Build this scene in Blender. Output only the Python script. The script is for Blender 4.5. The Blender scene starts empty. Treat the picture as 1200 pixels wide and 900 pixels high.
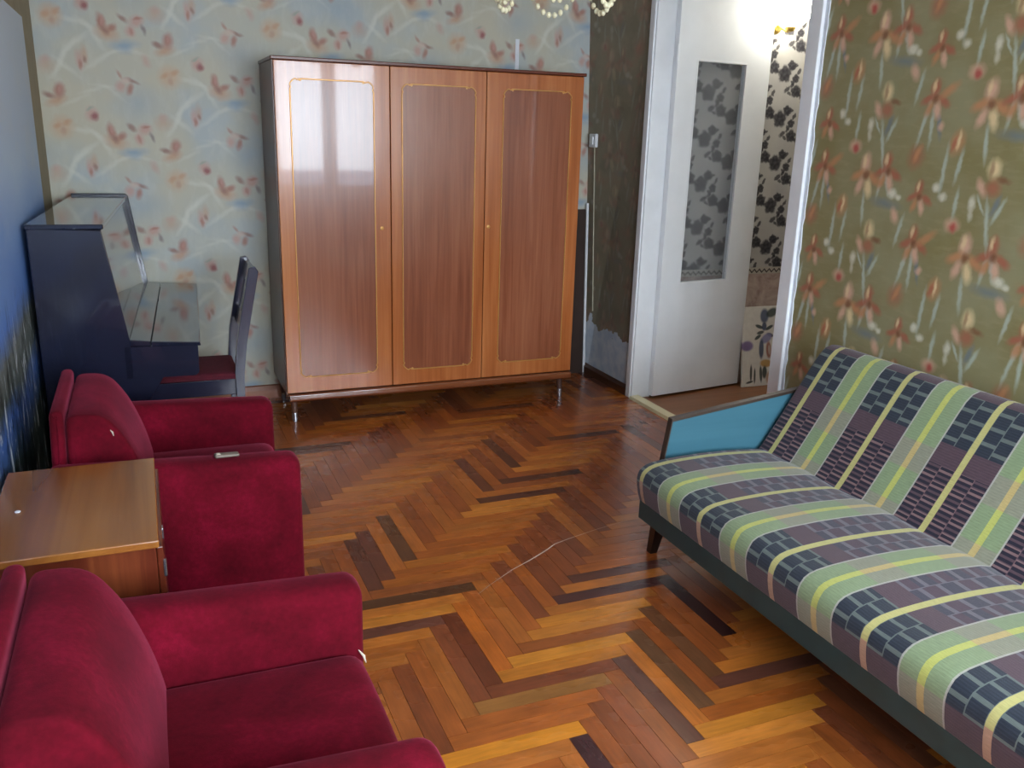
import bpy, bmesh, math, random
from mathutils import Vector, Matrix
random.seed(7)
SC = bpy.context.scene
COL = SC.collection

# ------------------------------------------------------------------ camera
F_PX, YAW, PITCH, ROLL, CAM_Z = 1020.0, 0.401306, 0.282082, 0.029969, 1.6
def cam_axes():
    cy, sy, cp, sp = math.cos(YAW), math.sin(YAW), math.cos(PITCH), math.sin(PITCH)
    fw = Vector((sy*cp, cy*cp, -sp)); rt = Vector((cy, -sy, 0)); up = rt.cross(fw)
    c, s = math.cos(ROLL), math.sin(ROLL)
    return fw, c*rt + s*up, -s*rt + c*up
FW, RT, UP = cam_axes()
cam = bpy.data.cameras.new('camera'); cam_o = bpy.data.objects.new('camera', cam); COL.objects.link(cam_o)
cam.sensor_width = 36.0; cam.sensor_fit = 'HORIZONTAL'; cam.lens = 36.0*F_PX/1200.0
cam.clip_start = 0.02
m = Matrix((RT, UP, -FW)).transposed().to_4x4(); m.translation = (0, 0, CAM_Z); cam_o.matrix_world = m
SC.camera = cam_o
SC.view_settings.view_transform = 'Standard'; SC.view_settings.look = 'None'
SC.view_settings.gamma = 1.0; SC.view_settings.use_curve_mapping = False
SC.view_settings.exposure = 1.2

# ------------------------------------------------------------------ room numbers (metres)
XL, XR, YF, YB, ZC = -0.44, 2.77, 5.25, -0.95, 2.62
WT = 0.12
WX0, WX1, WZ0, WZ1 = -0.15, 2.69, 0.82, 2.42          # window opening in the wall behind the camera
DY0, DY1, DZ = 3.28, 4.575, 2.46                      # doorway in the right wall
HX1, HY0, HY1 = 4.35, 3.0, 4.68                      # hall behind the doorway

# ------------------------------------------------------------------ world: overcast sky seen through the window
W = bpy.data.worlds.new('sky'); SC.world = W; W.use_nodes = True
bg = W.node_tree.nodes['Background']
bg.inputs['Color'].default_value = (0.80, 0.90, 1.0, 1); bg.inputs['Strength'].default_value = 11.0
pl = bpy.data.lights.new('window_portal', 'AREA'); pl.shape = 'RECTANGLE'; pl.size = WX1-WX0; pl.size_y = WZ1-WZ0
pl.cycles.is_portal = True
plo = bpy.data.objects.new('window_portal', pl); COL.objects.link(plo)
plo.location = ((WX0+WX1)/2, YB-0.16, (WZ0+WZ1)/2); plo.rotation_euler = (math.radians(90), 0, 0)

# ------------------------------------------------------------------ helpers
def lin(v):
    v /= 255.0
    return v/12.92 if v <= 0.04045 else ((v+0.055)/1.055)**2.4
def C(r, g, b): return (lin(r), lin(g), lin(b), 1.0)

class NT:
    """small node-graph writer; nodes are created in evaluation order"""
    def __init__(s, name):
        s.m = bpy.data.materials.new(name); s.m.use_nodes = True
        s.t = s.m.node_tree; s.n = s.t.nodes; s.l = s.t.links; s.n.clear()
    def node(s, kind, ins=(), **props):
        nd = s.n.new(kind)
        for k, v in props.items(): setattr(nd, k, v)
        for k, v in (ins.items() if isinstance(ins, dict) else enumerate(ins)):
            if v is None: continue
            if isinstance(v, bpy.types.NodeSocket): s.l.new(v, nd.inputs[k])
            else: nd.inputs[k].default_value = v
        return nd
    def M(s, op, a, b=None, c=None, clamp=False):
        return s.node('ShaderNodeMath', (a, b, c), operation=op, use_clamp=clamp).outputs[0]
    def mix(s, fac, a, b, blend='MIX'):
        nd = s.node('ShaderNodeMix', data_type='RGBA', blend_type=blend)
        for k, v in ((0, fac), (6, a), (7, b)):
            if isinstance(v, bpy.types.NodeSocket): s.l.new(v, nd.inputs[k])
            else: nd.inputs[k].default_value = v
        return nd.outputs[2]
    def rng(s, v, a, b, lo=0.0, hi=1.0, smooth=False):
        nd = s.node('ShaderNodeMapRange', (v, a, b, lo, hi), interpolation_type='SMOOTHSTEP' if smooth else 'LINEAR')
        return nd.outputs[0]
    def coord(s, which='Object'): return s.node('ShaderNodeTexCoord').outputs[which]
    def mapping(s, v, loc=(0,0,0), rot=(0,0,0), sc=(1,1,1), kind='POINT'):
        nd = s.node('ShaderNodeMapping', vector_type=kind)
        s.l.new(v, nd.inputs[0]); nd.inputs[1].default_value = loc; nd.inputs[2].default_value = rot; nd.inputs[3].default_value = sc
        return nd.outputs[0]
    def noise(s, v, scale, detail=3.0, rough=0.55, dist=0.0):
        nd = s.node('ShaderNodeTexNoise'); s.l.new(v, nd.inputs['Vector'])
        nd.inputs['Scale'].default_value = scale; nd.inputs['Detail'].default_value = detail
        nd.inputs['Roughness'].default_value = rough; nd.inputs['Distortion'].default_value = dist
        return nd.outputs['Fac']
    def ramp(s, f, stops):
        nd = s.node('ShaderNodeValToRGB'); s.l.new(f, nd.inputs[0]); e = nd.color_ramp.elements
        while len(e) > 1: e.remove(e[-1])
        e[0].position, e[0].color = stops[0]
        for p, c in stops[1:]:
            x = e.new(p); x.color = c
        return nd.outputs[0]
    def xyz(s, v):
        nd = s.node('ShaderNodeSeparateXYZ', (v,)); return nd.outputs
    def vec(s, x, y, z=0.0): return s.node('ShaderNodeCombineXYZ', (x, y, z)).outputs[0]
    def bump(s, h, strength=0.3, dist=0.01):
        nd = s.node('ShaderNodeBump'); nd.inputs['Strength'].default_value = strength; nd.inputs['Distance'].default_value = dist
        s.l.new(h, nd.inputs['Height']); return nd.outputs[0]
    def out(s, color=None, rough=0.5, metal=0.0, spec=0.5, normal=None, **kw):
        bs = s.n.new('ShaderNodeBsdfPrincipled')
        def put(k, v):
            if v is None: return
            if isinstance(v, bpy.types.NodeSocket): s.l.new(v, bs.inputs[k])
            else: bs.inputs[k].default_value = v
        put('Base Color', color); put('Roughness', rough); put('Metallic', metal); put('Specular IOR Level', spec); put('Normal', normal)
        for k, v in kw.items(): put(k.replace('_', ' '), v)
        o = s.n.new('ShaderNodeOutputMaterial'); s.l.new(bs.outputs[0], o.inputs[0])
        return s.m

def plain(name, col, rough=0.5, var=0.12, scale=9.0, **kw):
    t = NT(name); v = t.coord(); f = t.noise(v, scale, 4.0)
    d = tuple(x*(1-var) for x in col[:3])+(1,); b = tuple(min(1, x*(1+var)) for x in col[:3])+(1,)
    return t.out(t.ramp(f, [(0.3, d), (0.7, b)]), rough, **kw)

def wood(name, dark, mid, light, axis='Z', freq=28.0, rough=0.3, coat=0.0, coat_rough=0.08, lo=0.3, hi=0.72, spec=0.5):
    t = NT(name); v = t.coord()
    sc = {'X': (0.035, 1, 1), 'Y': (1, 0.035, 1), 'Z': (1, 1, 0.035)}[axis]
    g = t.noise(t.mapping(v, sc=sc), freq, 5.0, 0.6, 0.6)
    f2 = t.noise(t.mapping(v, sc=tuple(0.1+0.5*x for x in sc)), 5.0, 2.0)
    a = t.M('MULTIPLY_ADD', f2, 0.5, t.M('MULTIPLY', g, 0.62))
    col = t.ramp(a, [(lo, dark), ((lo+hi)/2, mid), (hi, light)])
    return t.out(col, rough, spec=spec, Coat_Weight=coat, Coat_Roughness=coat_rough)

def new_obj(name, bm, mat, parent=None, smooth=False, loc=None, rot=None):
    me = bpy.data.meshes.new(name)
    bmesh.ops.recalc_face_normals(bm, faces=bm.faces)
    bm.to_mesh(me); bm.free()
    if smooth:
        for p in me.polygons: p.use_smooth = True
        try: me.set_sharp_from_angle(angle=math.radians(smooth if smooth is not True else 40))
        except Exception: pass
    o = bpy.data.objects.new(name, me); COL.objects.link(o)
    if mat is not None: me.materials.append(mat)
    if parent is not None: o.parent = parent
    if loc: o.location = loc
    if rot: o.rotation_euler = rot
    return o
def tag(o, label=None, cat=None, group=None, kind=None):
    if label: o['label'] = label
    if cat: o['category'] = cat
    if group: o['group'] = group
    if kind: o['kind'] = kind
    return o
def thing(name, label, cat, loc=(0,0,0), rz=0.0, group=None):
    o = bpy.data.objects.new(name, None); COL.objects.link(o); o.empty_display_size = 0.1
    o.location = loc; o.rotation_euler = (0, 0, rz)
    return tag(o, label, cat, group)
def struct(name, bm, mat, label, cat, smooth=False, parent=None):
    o = new_obj(name, bm, mat, parent, smooth)
    if parent is None: tag(o, label, cat, kind='structure')
    return o
def box(bm, lo, hi, bev=0.0, seg=2):
    x0, y0, z0 = lo; x1, y1, z1 = hi
    vs = [bm.verts.new(p) for p in ((x0,y0,z0),(x1,y0,z0),(x1,y1,z0),(x0,y1,z0),(x0,y0,z1),(x1,y0,z1),(x1,y1,z1),(x0,y1,z1))]
    fs = [bm.faces.new([vs[i] for i in q]) for q in ((3,2,1,0),(4,5,6,7),(0,1,5,4),(1,2,6,5),(2,3,7,6),(3,0,4,7))]
    if bev > 0:
        ed = list({e for f in fs for e in f.edges})
        bmesh.ops.bevel(bm, geom=ed, offset=bev, segments=seg, affect='EDGES', profile=0.5, clamp_overlap=True)
    return bm
def bx(lo, hi, bev=0.0, seg=2): return box(bmesh.new(), lo, hi, bev, seg)
def prism(bm, poly, axis, a, b, bev=0.0, seg=2):
    """extrude a polygon; axis 'x': poly=(y,z), 'y': poly=(x,z), 'z': poly=(x,y)"""
    def P(p, t): return {'x': (t, p[0], p[1]), 'y': (p[0], t, p[1]), 'z': (p[0], p[1], t)}[axis]
    A = [bm.verts.new(P(p, a)) for p in poly]; B = [bm.verts.new(P(p, b)) for p in poly]
    n = len(poly); fs = [bm.faces.new(A[::-1]), bm.faces.new(B)]
    for i in range(n): fs.append(bm.faces.new((A[i], A[(i+1) % n], B[(i+1) % n], B[i])))
    if bev > 0:
        ed = list({e for f in fs for e in f.edges})
        bmesh.ops.bevel(bm, geom=ed, offset=bev, segments=seg, affect='EDGES', profile=0.5, clamp_overlap=True)
    return bm
def pr(poly, axis, a, b, bev=0.0, seg=2): return prism(bmesh.new(), poly, axis, a, b, bev, seg)
def roundpoly(pts, r, seg=5):
    """polygon with rounded corners; r number or list"""
    out = []; n = len(pts)
    for i in range(n):
        p0, p, p1 = Vector(pts[i-1]), Vector(pts[i]), Vector(pts[(i+1) % n])
        rr = r[i] if isinstance(r, (list, tuple)) else r
        d0, d1 = (p0-p), (p1-p)
        k = min(rr, d0.length*0.49, d1.length*0.49)
        if k < 1e-5: out.append(tuple(p)); continue
        a, b = p+d0.normalized()*k, p+d1.normalized()*k
        for j in range(seg+1):
            t = j/seg
            out.append(tuple((1-t)**2*a + 2*t*(1-t)*p + t*t*b))
    return out
def sweep(bm, prof, axis, stations, uv=False, v0=0.0, bulge=None):
    """sweep a closed profile along an axis; stations = (t, inset)"""
    n = len(prof); P = [Vector(p) for p in prof]
    area = sum(P[i].x*P[(i+1) % n].y - P[(i+1) % n].x*P[i].y for i in range(n)); sg = 1 if area > 0 else -1
    nor = []
    for i in range(n):
        d = (P[(i+1) % n]-P[i-1]); d.normalize(); nor.append(Vector((-d.y, d.x))*sg)
    arc = [v0]
    for i in range(n): arc.append(arc[-1]+(P[(i+1) % n]-P[i]).length)
    def Q(p, t): return {'x': (t, p.x, p.y), 'y': (p.x, t, p.y), 'z': (p.x, p.y, t)}[axis]
    rings = []
    for t, ins in stations:
        rings.append([bm.verts.new(Q(P[i]+nor[i]*ins + (Vector(bulge(P[i], t)) if bulge else Vector((0, 0))), t)) for i in range(n)])
    lay = bm.loops.layers.uv.verify() if uv else None
    for k in range(len(rings)-1):
        for i in range(n):
            j = (i+1) % n
            f = bm.faces.new((rings[k][i], rings[k][j], rings[k+1][j], rings[k+1][i]))
            if uv:
                for lp, q in zip(f.loops, ((stations[k][0], arc[i]), (stations[k][0], arc[i+1]), (stations[k+1][0], arc[i+1]), (stations[k+1][0], arc[i]))):
                    lp[lay].uv = q
    for ring, (t, ins) in ((rings[0][::-1], stations[0]), (rings[-1], stations[-1])):
        f = bm.faces.new(ring)
        if uv:
            for lp in f.loops:
                i = (rings[0] if ring is not rings[-1] else rings[-1]).index(lp.vert)
                lp[lay].uv = (t, arc[i])
    return bm
def ends(a, b, r, n=4, mid=6):
    """stations with rounded ends of radius r"""
    st = []
    for k in range(n+1):
        th = math.pi/2*k/n; st.append((a+r*(1-math.cos(th)), r*(1-math.sin(th))))
    for k in range(1, mid): st.append((a+r+(b-a-2*r)*k/mid, 0.0))
    for k in range(n, -1, -1):
        th = math.pi/2*k/n; st.append((b-r*(1-math.cos(th)), r*(1-math.sin(th))))
    return st
def tube(bm, pts, r, sides=8, caps=True, closed=False):
    pts = [Vector(p) for p in pts]; n = len(pts); rings = []
    prev = None
    for i, p in enumerate(pts):
        if closed: d = (pts[(i+1) % n]-pts[i-1])
        else: d = pts[min(i+1, n-1)]-pts[max(i-1, 0)]
        d.normalize()
        ref = prev if prev is not None else (Vector((0,0,1)) if abs(d.z) < 0.9 else Vector((1,0,0)))
        u = (ref - d*ref.dot(d)); u.normalize(); w = d.cross(u); prev = u
        rr = r[i] if isinstance(r, (list, tuple)) else r
        rings.append([bm.verts.new(p+rr*(math.cos(2*math.pi*k/sides)*u+math.sin(2*math.pi*k/sides)*w)) for k in range(sides)])
    for a in range(n if closed else n-1):
        A, B = rings[a], rings[(a+1) % n]
        for k in range(sides): bm.faces.new((A[k], A[(k+1) % sides], B[(k+1) % sides], B[k]))
    if caps and not closed: bm.faces.new(rings[0][::-1]); bm.faces.new(rings[-1])
    return bm
def lathe(bm, prof, c=(0,0,0), sides=20, axis='z'):
    rings = []
    for r, h in prof:
        rings.append([])
        for k in range(sides):
            a = 2*math.pi*k/sides; x, y = max(r, 1e-4)*math.cos(a), max(r, 1e-4)*math.sin(a)
            q = {'z': (x, y, h), 'y': (x, h, y), 'x': (h, x, y)}[axis]
            rings[-1].append(bm.verts.new(Vector(q)+Vector(c)))
    for A, B in zip(rings, rings[1:]):
        for k in range(sides): bm.faces.new((A[k], A[(k+1) % sides], B[(k+1) % sides], B[k]))
    bm.faces.new(rings[0][::-1]); bm.faces.new(rings[-1])
    return bm
def copy_tree(o, parent=None):
    c = o.copy(); COL.objects.link(c); c.parent = parent
    for ch in list(o.children): copy_tree(ch, c)
    return c

# ------------------------------------------------------------------ wallpaper prints (flat prints, half-drop repeat)
class Paper(NT):
    TW = TH = 0.54
    K = KP = 1.0
    def begin(s, ucomp, bgcol, wob=0.006, wobscale=30.0):
        v = s.coord(); x = s.xyz(v)
        nz = s.node('ShaderNodeTexNoise', {'Vector': v, 'Scale': wobscale, 'Detail': 2.0})
        q = s.xyz(nz.outputs['Color'])
        s.u = s.M('MULTIPLY_ADD', q[0], wob*2, x[ucomp]); s.v = s.M('MULTIPLY_ADD', q[1], wob*2, x[2])
        s.col = bgcol; s.raw = v
    def cell(s, u0, v0, flip=1.0):
        """local coordinates around one motif, repeated over the whole wall"""
        du = s.M('SUBTRACT', s.u, u0); w = s.M('WRAP', du, s.TW/2, -s.TW/2)
        k = s.M('SUBTRACT', du, w)
        dv = s.M('MULTIPLY_ADD', k, -s.TH/(2*s.TW), s.M('SUBTRACT', s.v, v0))
        dv = s.M('WRAP', dv, s.TH/2, -s.TH/2)
        if flip < 0: w = s.M('MULTIPLY', w, -1.0)
        return s.vec(w, dv)
    def blob(s, cellv, x, y, rx, ry, ang, col, op=1.0, soft=0.62):
        q = s.mapping(cellv, (x*s.KP, y*s.KP, 0), (0, 0, math.radians(ang)), (rx*s.K, ry*s.K, 1), 'TEXTURE')
        d = s.node('ShaderNodeVectorMath', (q,), operation='LENGTH').outputs['Value']
        f = s.rng(d, 1.0+soft*0.5, 1.0-soft, 0.0, op)
        s.col = s.mix(f, s.col, col)

def paper_light():
    s = Paper('wallpaper_pale_irises'); s.K = 1.24; s.KP = 1.08
    v = s.coord()
    n1 = s.noise(v, 2.6, 3.0)
    base = s.ramp(n1, [(0.36, C(200,194,172)), (0.52, C(192,192,178)), (0.66, C(180,190,192))])
    n2 = s.noise(s.mapping(v, sc=(1, 1, 0.35)), 26.0, 3.0)
    base = s.mix(s.rng(n2, 0.5, 0.72, 0.0, 0.28), base, C(215,216,206))
    s.begin(0, base, 0.010, 24.0)
    WH, BL, GR = C(226,226,214), C(128,160,190), C(150,168,150)
    RD, OR, PK, DK, BE = C(172,96,78), C(200,138,96), C(202,150,138), C(144,80,72), C(208,172,136)
    # pale fern fronds
    c = s.cell(-0.07, 1.91)
    for x, y, a in ((-0.08, -0.02, 32), (-0.03, 0.02, 28), (0.04, 0.045, 14), (0.1, 0.04, -16)): s.blob(c, x, y, 0.06, 0.009, a, WH, 0.34, 0.8)
    c = s.cell(0.31, 1.80)
    for x, y, a in ((-0.07, -0.14, 70), (-0.04, -0.10, 50), (0.0, -0.07, 40), (-0.02, 0.02, -12), (0.05, 0.0, -35), (0.08, -0.05, -60), (-0.06, -0.19, -40), (-0.10, -0.2, 60)):
        s.blob(c, x, y, 0.055, 0.011, a, WH, 0.45, 0.8)
    c = s.cell(0.30, 1.97)
    for x, y, a in ((-0.03, 0.0, 25), (0.05, 0.05, 18), (0.11, 0.07, -8), (0.15, 0.04, -40)): s.blob(c, x, y, 0.055, 0.008, a, WH, 0.32, 0.8)
    # blue tufts
    c = s.cell(-0.01, 1.986); s.blob(c, 0, 0, 0.055, 0.018, 4, BL, 0.75, 0.8); s.blob(c, 0.0, -0.02, 0.03, 0.02, 0, BL, 0.5, 0.8)
    c = s.cell(0.03, 1.70); s.blob(c, 0, 0, 0.09, 0.07, 0, BL, 0.35, 0.9)
    # flowers
    c = s.cell(-0.096, 2.071)                               # red iris
    s.blob(c, 0.005, -0.03, 0.045, 0.028, -15, OR, 0.7, 0.7); s.blob(c, -0.015, 0.02, 0.018, 0.034, 12, RD, 0.9); s.blob(c, 0.03, -0.005, 0.024, 0.015, 30, RD, 0.8)
    s.blob(c, -0.012, 0.026, 0.008, 0.02, 8, PK, 0.6); s.blob(c, 0.0, -0.02, 0.012, 0.02, 40, DK, 0.6)
    c = s.cell(0.034, 2.085)                                # pink butterfly flower
    s.blob(c, -0.04, 0.025, 0.024, 0.012, -40, DK, 0.75); s.blob(c, 0.02, 0.018, 0.03, 0.024, 20, PK, 0.85); s.blob(c, -0.01, -0.03, 0.02, 0.024, 10, PK, 0.85)
    s.blob(c, 0.05, -0.02, 0.009, 0.022, 20, C(120,96,104), 0.75); s.blob(c, 0.025, 0.03, 0.02, 0.007, 10, RD, 0.7); s.blob(c, -0.008, -0.03, 0.007, 0.018, 10, RD, 0.5)
    c = s.cell(0.15, 2.15); s.blob(c, 0, -0.01, 0.035, 0.03, 0, OR, 0.42, 0.8); s.blob(c, 0.0, 0.015, 0.02, 0.016, 20, PK, 0.5, 0.7)
    c = s.cell(0.189, 1.999)                                # red iris
    s.blob(c, -0.005, -0.03, 0.04, 0.02, 20, OR, 0.7, 0.7); s.blob(c, 0.012, 0.018, 0.022, 0.032, -10, RD, 0.92); s.blob(c, -0.035, -0.004, 0.024, 0.012, -20, DK, 0.8)
    s.blob(c, 0.015, 0.02, 0.01, 0.018, -10, PK, 0.5)
    c = s.cell(0.311, 2.17); s.blob(c, 0, 0, 0.017, 0.04, 5, PK, 0.7, 0.6); s.blob(c, 0.002, -0.02, 0.008, 0.02, 0, RD, 0.7)
    c = s.cell(-0.205, 1.929); s.blob(c, 0, 0, 0.014, 0.036, 5, OR, 0.5, 0.7); s.blob(c, 0.0, -0.022, 0.008, 0.016, 10, DK, 0.65)
    c = s.cell(0.089, 1.91); s.blob(c, 0, 0, 0.016, 0.028, 25, PK, 0.55, 0.7)
    c = s.cell(-0.015, 1.80)                                # pink flower with dark petals
    s.blob(c, -0.03, -0.02, 0.02, 0.024, 0, PK, 0.8); s.blob(c, 0.012, -0.03, 0.014, 0.026, -15, RD, 0.8); s.blob(c, 0.025, 0.008, 0.03, 0.009, -22, DK, 0.75); s.blob(c, -0.03, 0.035, 0.008, 0.02, 35, RD, 0.6)
    s.blob(c, -0.005, 0.01, 0.02, 0.014, 0, C(214,184,170), 0.7)
    c = s.cell(0.197, 1.837)                                # beige flower
    s.blob(c, 0, 0, 0.046, 0.046, 0, BE, 0.75, 0.5); s.blob(c, -0.02, 0.005, 0.02, 0.012, 30, OR, 0.6); s.blob(c, 0.025, 0.02, 0.022, 0.012, 35, OR, 0.6); s.blob(c, 0.005, -0.02, 0.012, 0.018, 0, RD, 0.35)
    c = s.cell(0.344, 1.905)                                # red bud
    s.blob(c, 0.0, 0.0, 0.026, 0.03, 10, PK, 0.8); s.blob(c, 0.012, -0.012, 0.016, 0.017, 0, C(150,48,62), 0.9); s.blob(c, -0.008, 0.026, 0.018, 0.006, 30, GR, 0.7)
    s.col = s.mix(0.22, s.col, C(176,174,162))
    return s.out(s.col, 0.55, spec=0.35)

def paper_olive():
    s = Paper('wallpaper_olive_irises'); s.K = 1.25; s.KP = 1.1
    v = s.coord()
    n1 = s.noise(v, 3.4, 4.0)
    base = s.ramp(n1, [(0.34, C(134,126,84)), (0.5, C(140,133,96)), (0.66, C(146,142,108))])
    n2 = s.noise(s.mapping(v, rot=(math.radians(35), 0, 0), sc=(1, 0.3, 1)), 40.0, 3.0)
    base = s.mix(s.rng(n2, 0.5, 0.8, 0.0, 0.4), base, C(164,154,120))
    s.begin(1, base, 0.007, 40.0)
    ST, WH, CR = C(176,186,172), C(220,218,200), C(226,204,158)
    RD, OR, PK, BR, GN = C(168,100,78), C(190,136,96), C(212,170,146), C(128,84,58), C(108,112,70)
    BLU = C(112,126,132)
    def iris(c, k=1.0, red=False):                          # an iris head with falls and standards
        s.blob(c, 0.0, -0.002*k, 0.048*k, 0.042*k, 0, BR, 0.28, 0.9)
        s.blob(c, 0.006*k, 0.042*k, 0.019*k, 0.03*k, 8, PK if not red else RD, 0.95); s.blob(c, 0.012*k, 0.048*k, 0.008*k, 0.02*k, 5, CR, 0.75)
        s.blob(c, -0.036*k, -0.004*k, 0.03*k, 0.014*k, 30, OR if not red else RD, 0.9); s.blob(c, 0.034*k, 0.004*k, 0.03*k, 0.013*k, -25, RD if red else OR, 0.9)
        s.blob(c, -0.014*k, -0.034*k, 0.014*k, 0.03*k, -14, CR if not red else PK, 0.9); s.blob(c, 0.024*k, -0.03*k, 0.013*k, 0.028*k, 24, PK if not red else OR, 0.85)
        s.blob(c, 0.0, 0.004*k, 0.012*k, 0.014*k, 0, BR, 0.85)
    def stem(c, x, y, l, a, w=0.0078, col=ST, op=0.85): s.blob(c, x, y, w, l, a, col, op, 0.6)
    # leaves and stems first (u axis runs away from the viewer: larger u is further left in the picture)
    c = s.cell(2.318, 1.741); stem(c, -0.004, -0.115, 0.055, -5); stem(c, -0.10, 0.0, 0.05, -14); stem(c, -0.075, -0.02, 0.05, 10); s.blob(c, -0.11, -0.09, 0.06, 0.016, 5, BLU, 0.7, 0.8); iris(c, 1.15)
    c = s.cell(2.204, 1.76); iris(c, 1.0, True)
    c = s.cell(2.805, 1.75); stem(c, -0.01, -0.13, 0.075, -10); stem(c, -0.045, -0.085, 0.04, 25); stem(c, 0.025, -0.07, 0.03, -30, 0.005); s.blob(c, -0.03, -0.07, 0.01, 0.034, 20, BLU, 0.8); 
    s.blob(c, -0.005, 0.045, 0.022, 0.03, 0, CR, 0.9); s.blob(c, 0.004, 0.045, 0.007, 0.026, 5, BR, 0.6); s.blob(c, 0.032, -0.015, 0.014, 0.03, -30, PK, 0.85); s.blob(c, -0.01, -0.015, 0.026, 0.026, 0, RD, 0.8); s.blob(c, -0.045, 0.012, 0.024, 0.01, 15, BR, 0.8)
    c = s.cell(2.562, 1.765); stem(c, 0.035, -0.07, 0.08, 14); stem(c, 0.0, -0.085, 0.06, 0); stem(c, -0.03, -0.08, 0.045, -14, 0.008, BLU); s.blob(c, -0.04, -0.085, 0.012, 0.014, 20, PK, 0.8); iris(c, 0.95, True); s.blob(c, -0.05, 0.03, 0.04, 0.014, -35, OR, 0.8)
    c = s.cell(2.433, 1.615); stem(c, 0.038, -0.09, 0.075, 3); stem(c, -0.02, -0.075, 0.05, 8); s.blob(c, 0, 0, 0.024, 0.036, 12, OR, 0.85); s.blob(c, -0.004, 0.006, 0.007, 0.028, 5, CR, 0.85); s.blob(c, 0.012, -0.005, 0.008, 0.024, 20, RD, 0.8)
    s.blob(c, 0.058, -0.15, 0.014, 0.015, 0, WH, 0.8); s.blob(c, 0.025, -0.18, 0.014, 0.013, 0, WH, 0.75)
    c = s.cell(2.614, 1.558); s.blob(c, 0, 0, 0.03, 0.036, 20, RD, 0.7, 0.7); s.blob(c, -0.005, 0.012, 0.01, 0.03, 25, OR, 0.85)
    c = s.cell(2.568, 1.405); iris(c, 0.85, True)
    c = s.cell(2.679, 1.329); s.blob(c, 0, 0, 0.016, 0.028, -25, PK, 0.85); stem(c, -0.03, -0.05, 0.05, 12)
    c = s.cell(2.399, 1.32); stem(c, 0.0, 0.07, 0.045, 4); s.blob(c, 0, 0, 0.028, 0.022, 0, PK, 0.8); s.blob(c, -0.004, -0.008, 0.014, 0.016, 0, C(172,64,60), 0.85)
    c = s.cell(2.706, 1.413); s.blob(c, 0, 0, 0.02, 0.015, 0, WH, 0.8); s.blob(c, -0.03, -0.012, 0.012, 0.01, 0, WH, 0.7)
    c = s.cell(2.869, 1.676); s.blob(c, 0, 0, 0.013, 0.022, 0, WH, 0.75); s.blob(c, 0.0, -0.04, 0.009, 0.018, 0, WH, 0.5)
    # torn band by the corner: bare plaster under the paper's ragged lower edge (a shape of its own)
    x = s.xyz(s.raw)
    nz = s.noise(s.raw, 9.0, 4.0)
    edge = s.M('MULTIPLY_ADD', nz, 0.22, 0.235)
    hump = s.rng(s.M('ABSOLUTE', s.M('SUBTRACT', x[1], 5.195)), 0.0, 0.06, 0.07, 0.0)
    mask = s.M('LESS_THAN', x[2], s.M('ADD', edge, hump))
    mask = s.M('MULTIPLY', mask, s.M('GREATER_THAN', x[1], 4.5))
    pn = s.noise(s.raw, 14.0, 4.0)
    plaster = s.ramp(pn, [(0.35, C(176,188,204)), (0.65, C(204,208,214))])
    # same paper between corner and door: its shade painted in as blotchy brown
    wall_shade = s.M('MULTIPLY', s.M('GREATER_THAN', x[1], 4.5), 0.75)
    wn = s.noise(s.raw, 7.0, 4.0)
    s.col = s.mix(wall_shade, s.col, s.ramp(wn, [(0.35, C(114,104,92)), (0.55, C(128,117,103)), (0.72, C(136,106,94))]))
    s.col = s.mix(mask, s.col, plaster)
    return s.out(s.col, 0.5, spec=0.4)

def paper_hall():
    s = Paper('wallpaper_black_roses'); s.TW = 0.185; s.TH = 0.27; s.K = 1.3; s.KP = 1.08
    v = s.coord(); n = s.noise(v, 5.0)
    base = s.ramp(n, [(0.3, C(176,173,170)), (0.7, C(194,191,184))])
    s.begin(0, base, 0.010, 60.0)
    BK = C(48,46,52); GY = C(92,90,94)
    def rose(c, r):
        for a in range(20, 380, 72): s.blob(c, r*0.55*math.cos(math.radians(a)), r*0.55*math.sin(math.radians(a)), r*0.5, r*0.46, a, BK, 0.9, 0.35)
        s.blob(c, 0, 0, r*0.3, r*0.2, 30, GY, 0.5)
    c = s.cell(3.60, 1.60); rose(c, 0.044); s.blob(c, 0.058, 0.036, 0.02, 0.011, 30, BK, 0.85, 0.3); s.blob(c, -0.06, 0.02, 0.02, 0.010, -40, BK, 0.85, 0.3)
    c = s.cell(3.69, 1.575); rose(c, 0.024); s.blob(c, 0.02, 0.04, 0.018, 0.009, 60, BK, 0.85, 0.3); s.blob(c, -0.02, -0.036, 0.016, 0.008, 50, BK, 0.85, 0.3)
    c = s.cell(3.70, 1.50); rose(c, 0.034); s.blob(c, -0.03, 0.045, 0.016, 0.008, -50, BK, 0.85, 0.3)
    c = s.cell(3.648, 1.655); rose(c, 0.026); s.blob(c, 0.034, 0.0, 0.014, 0.008, 10, BK, 0.85, 0.3)
    c = s.cell(3.63, 1.51); s.blob(c, 0, 0, 0.022, 0.012, 35, BK, 0.85, 0.3); s.blob(c, 0.02, -0.022, 0.014, 0.008, -30, BK, 0.8, 0.3)
    x = s.xyz(s.raw)
    pn = s.noise(s.raw, 8.0, 5.0, 0.6, 0.8)
    stone = s.ramp(pn, [(0.34, C(150,122,114)), (0.5, C(190,168,158)), (0.68, C(212,196,184))])
    s.col = s.mix(s.M('LESS_THAN', x[2], 0.745), s.col, stone)
    return s.out(s.col, 0.6, spec=0.3)

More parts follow.
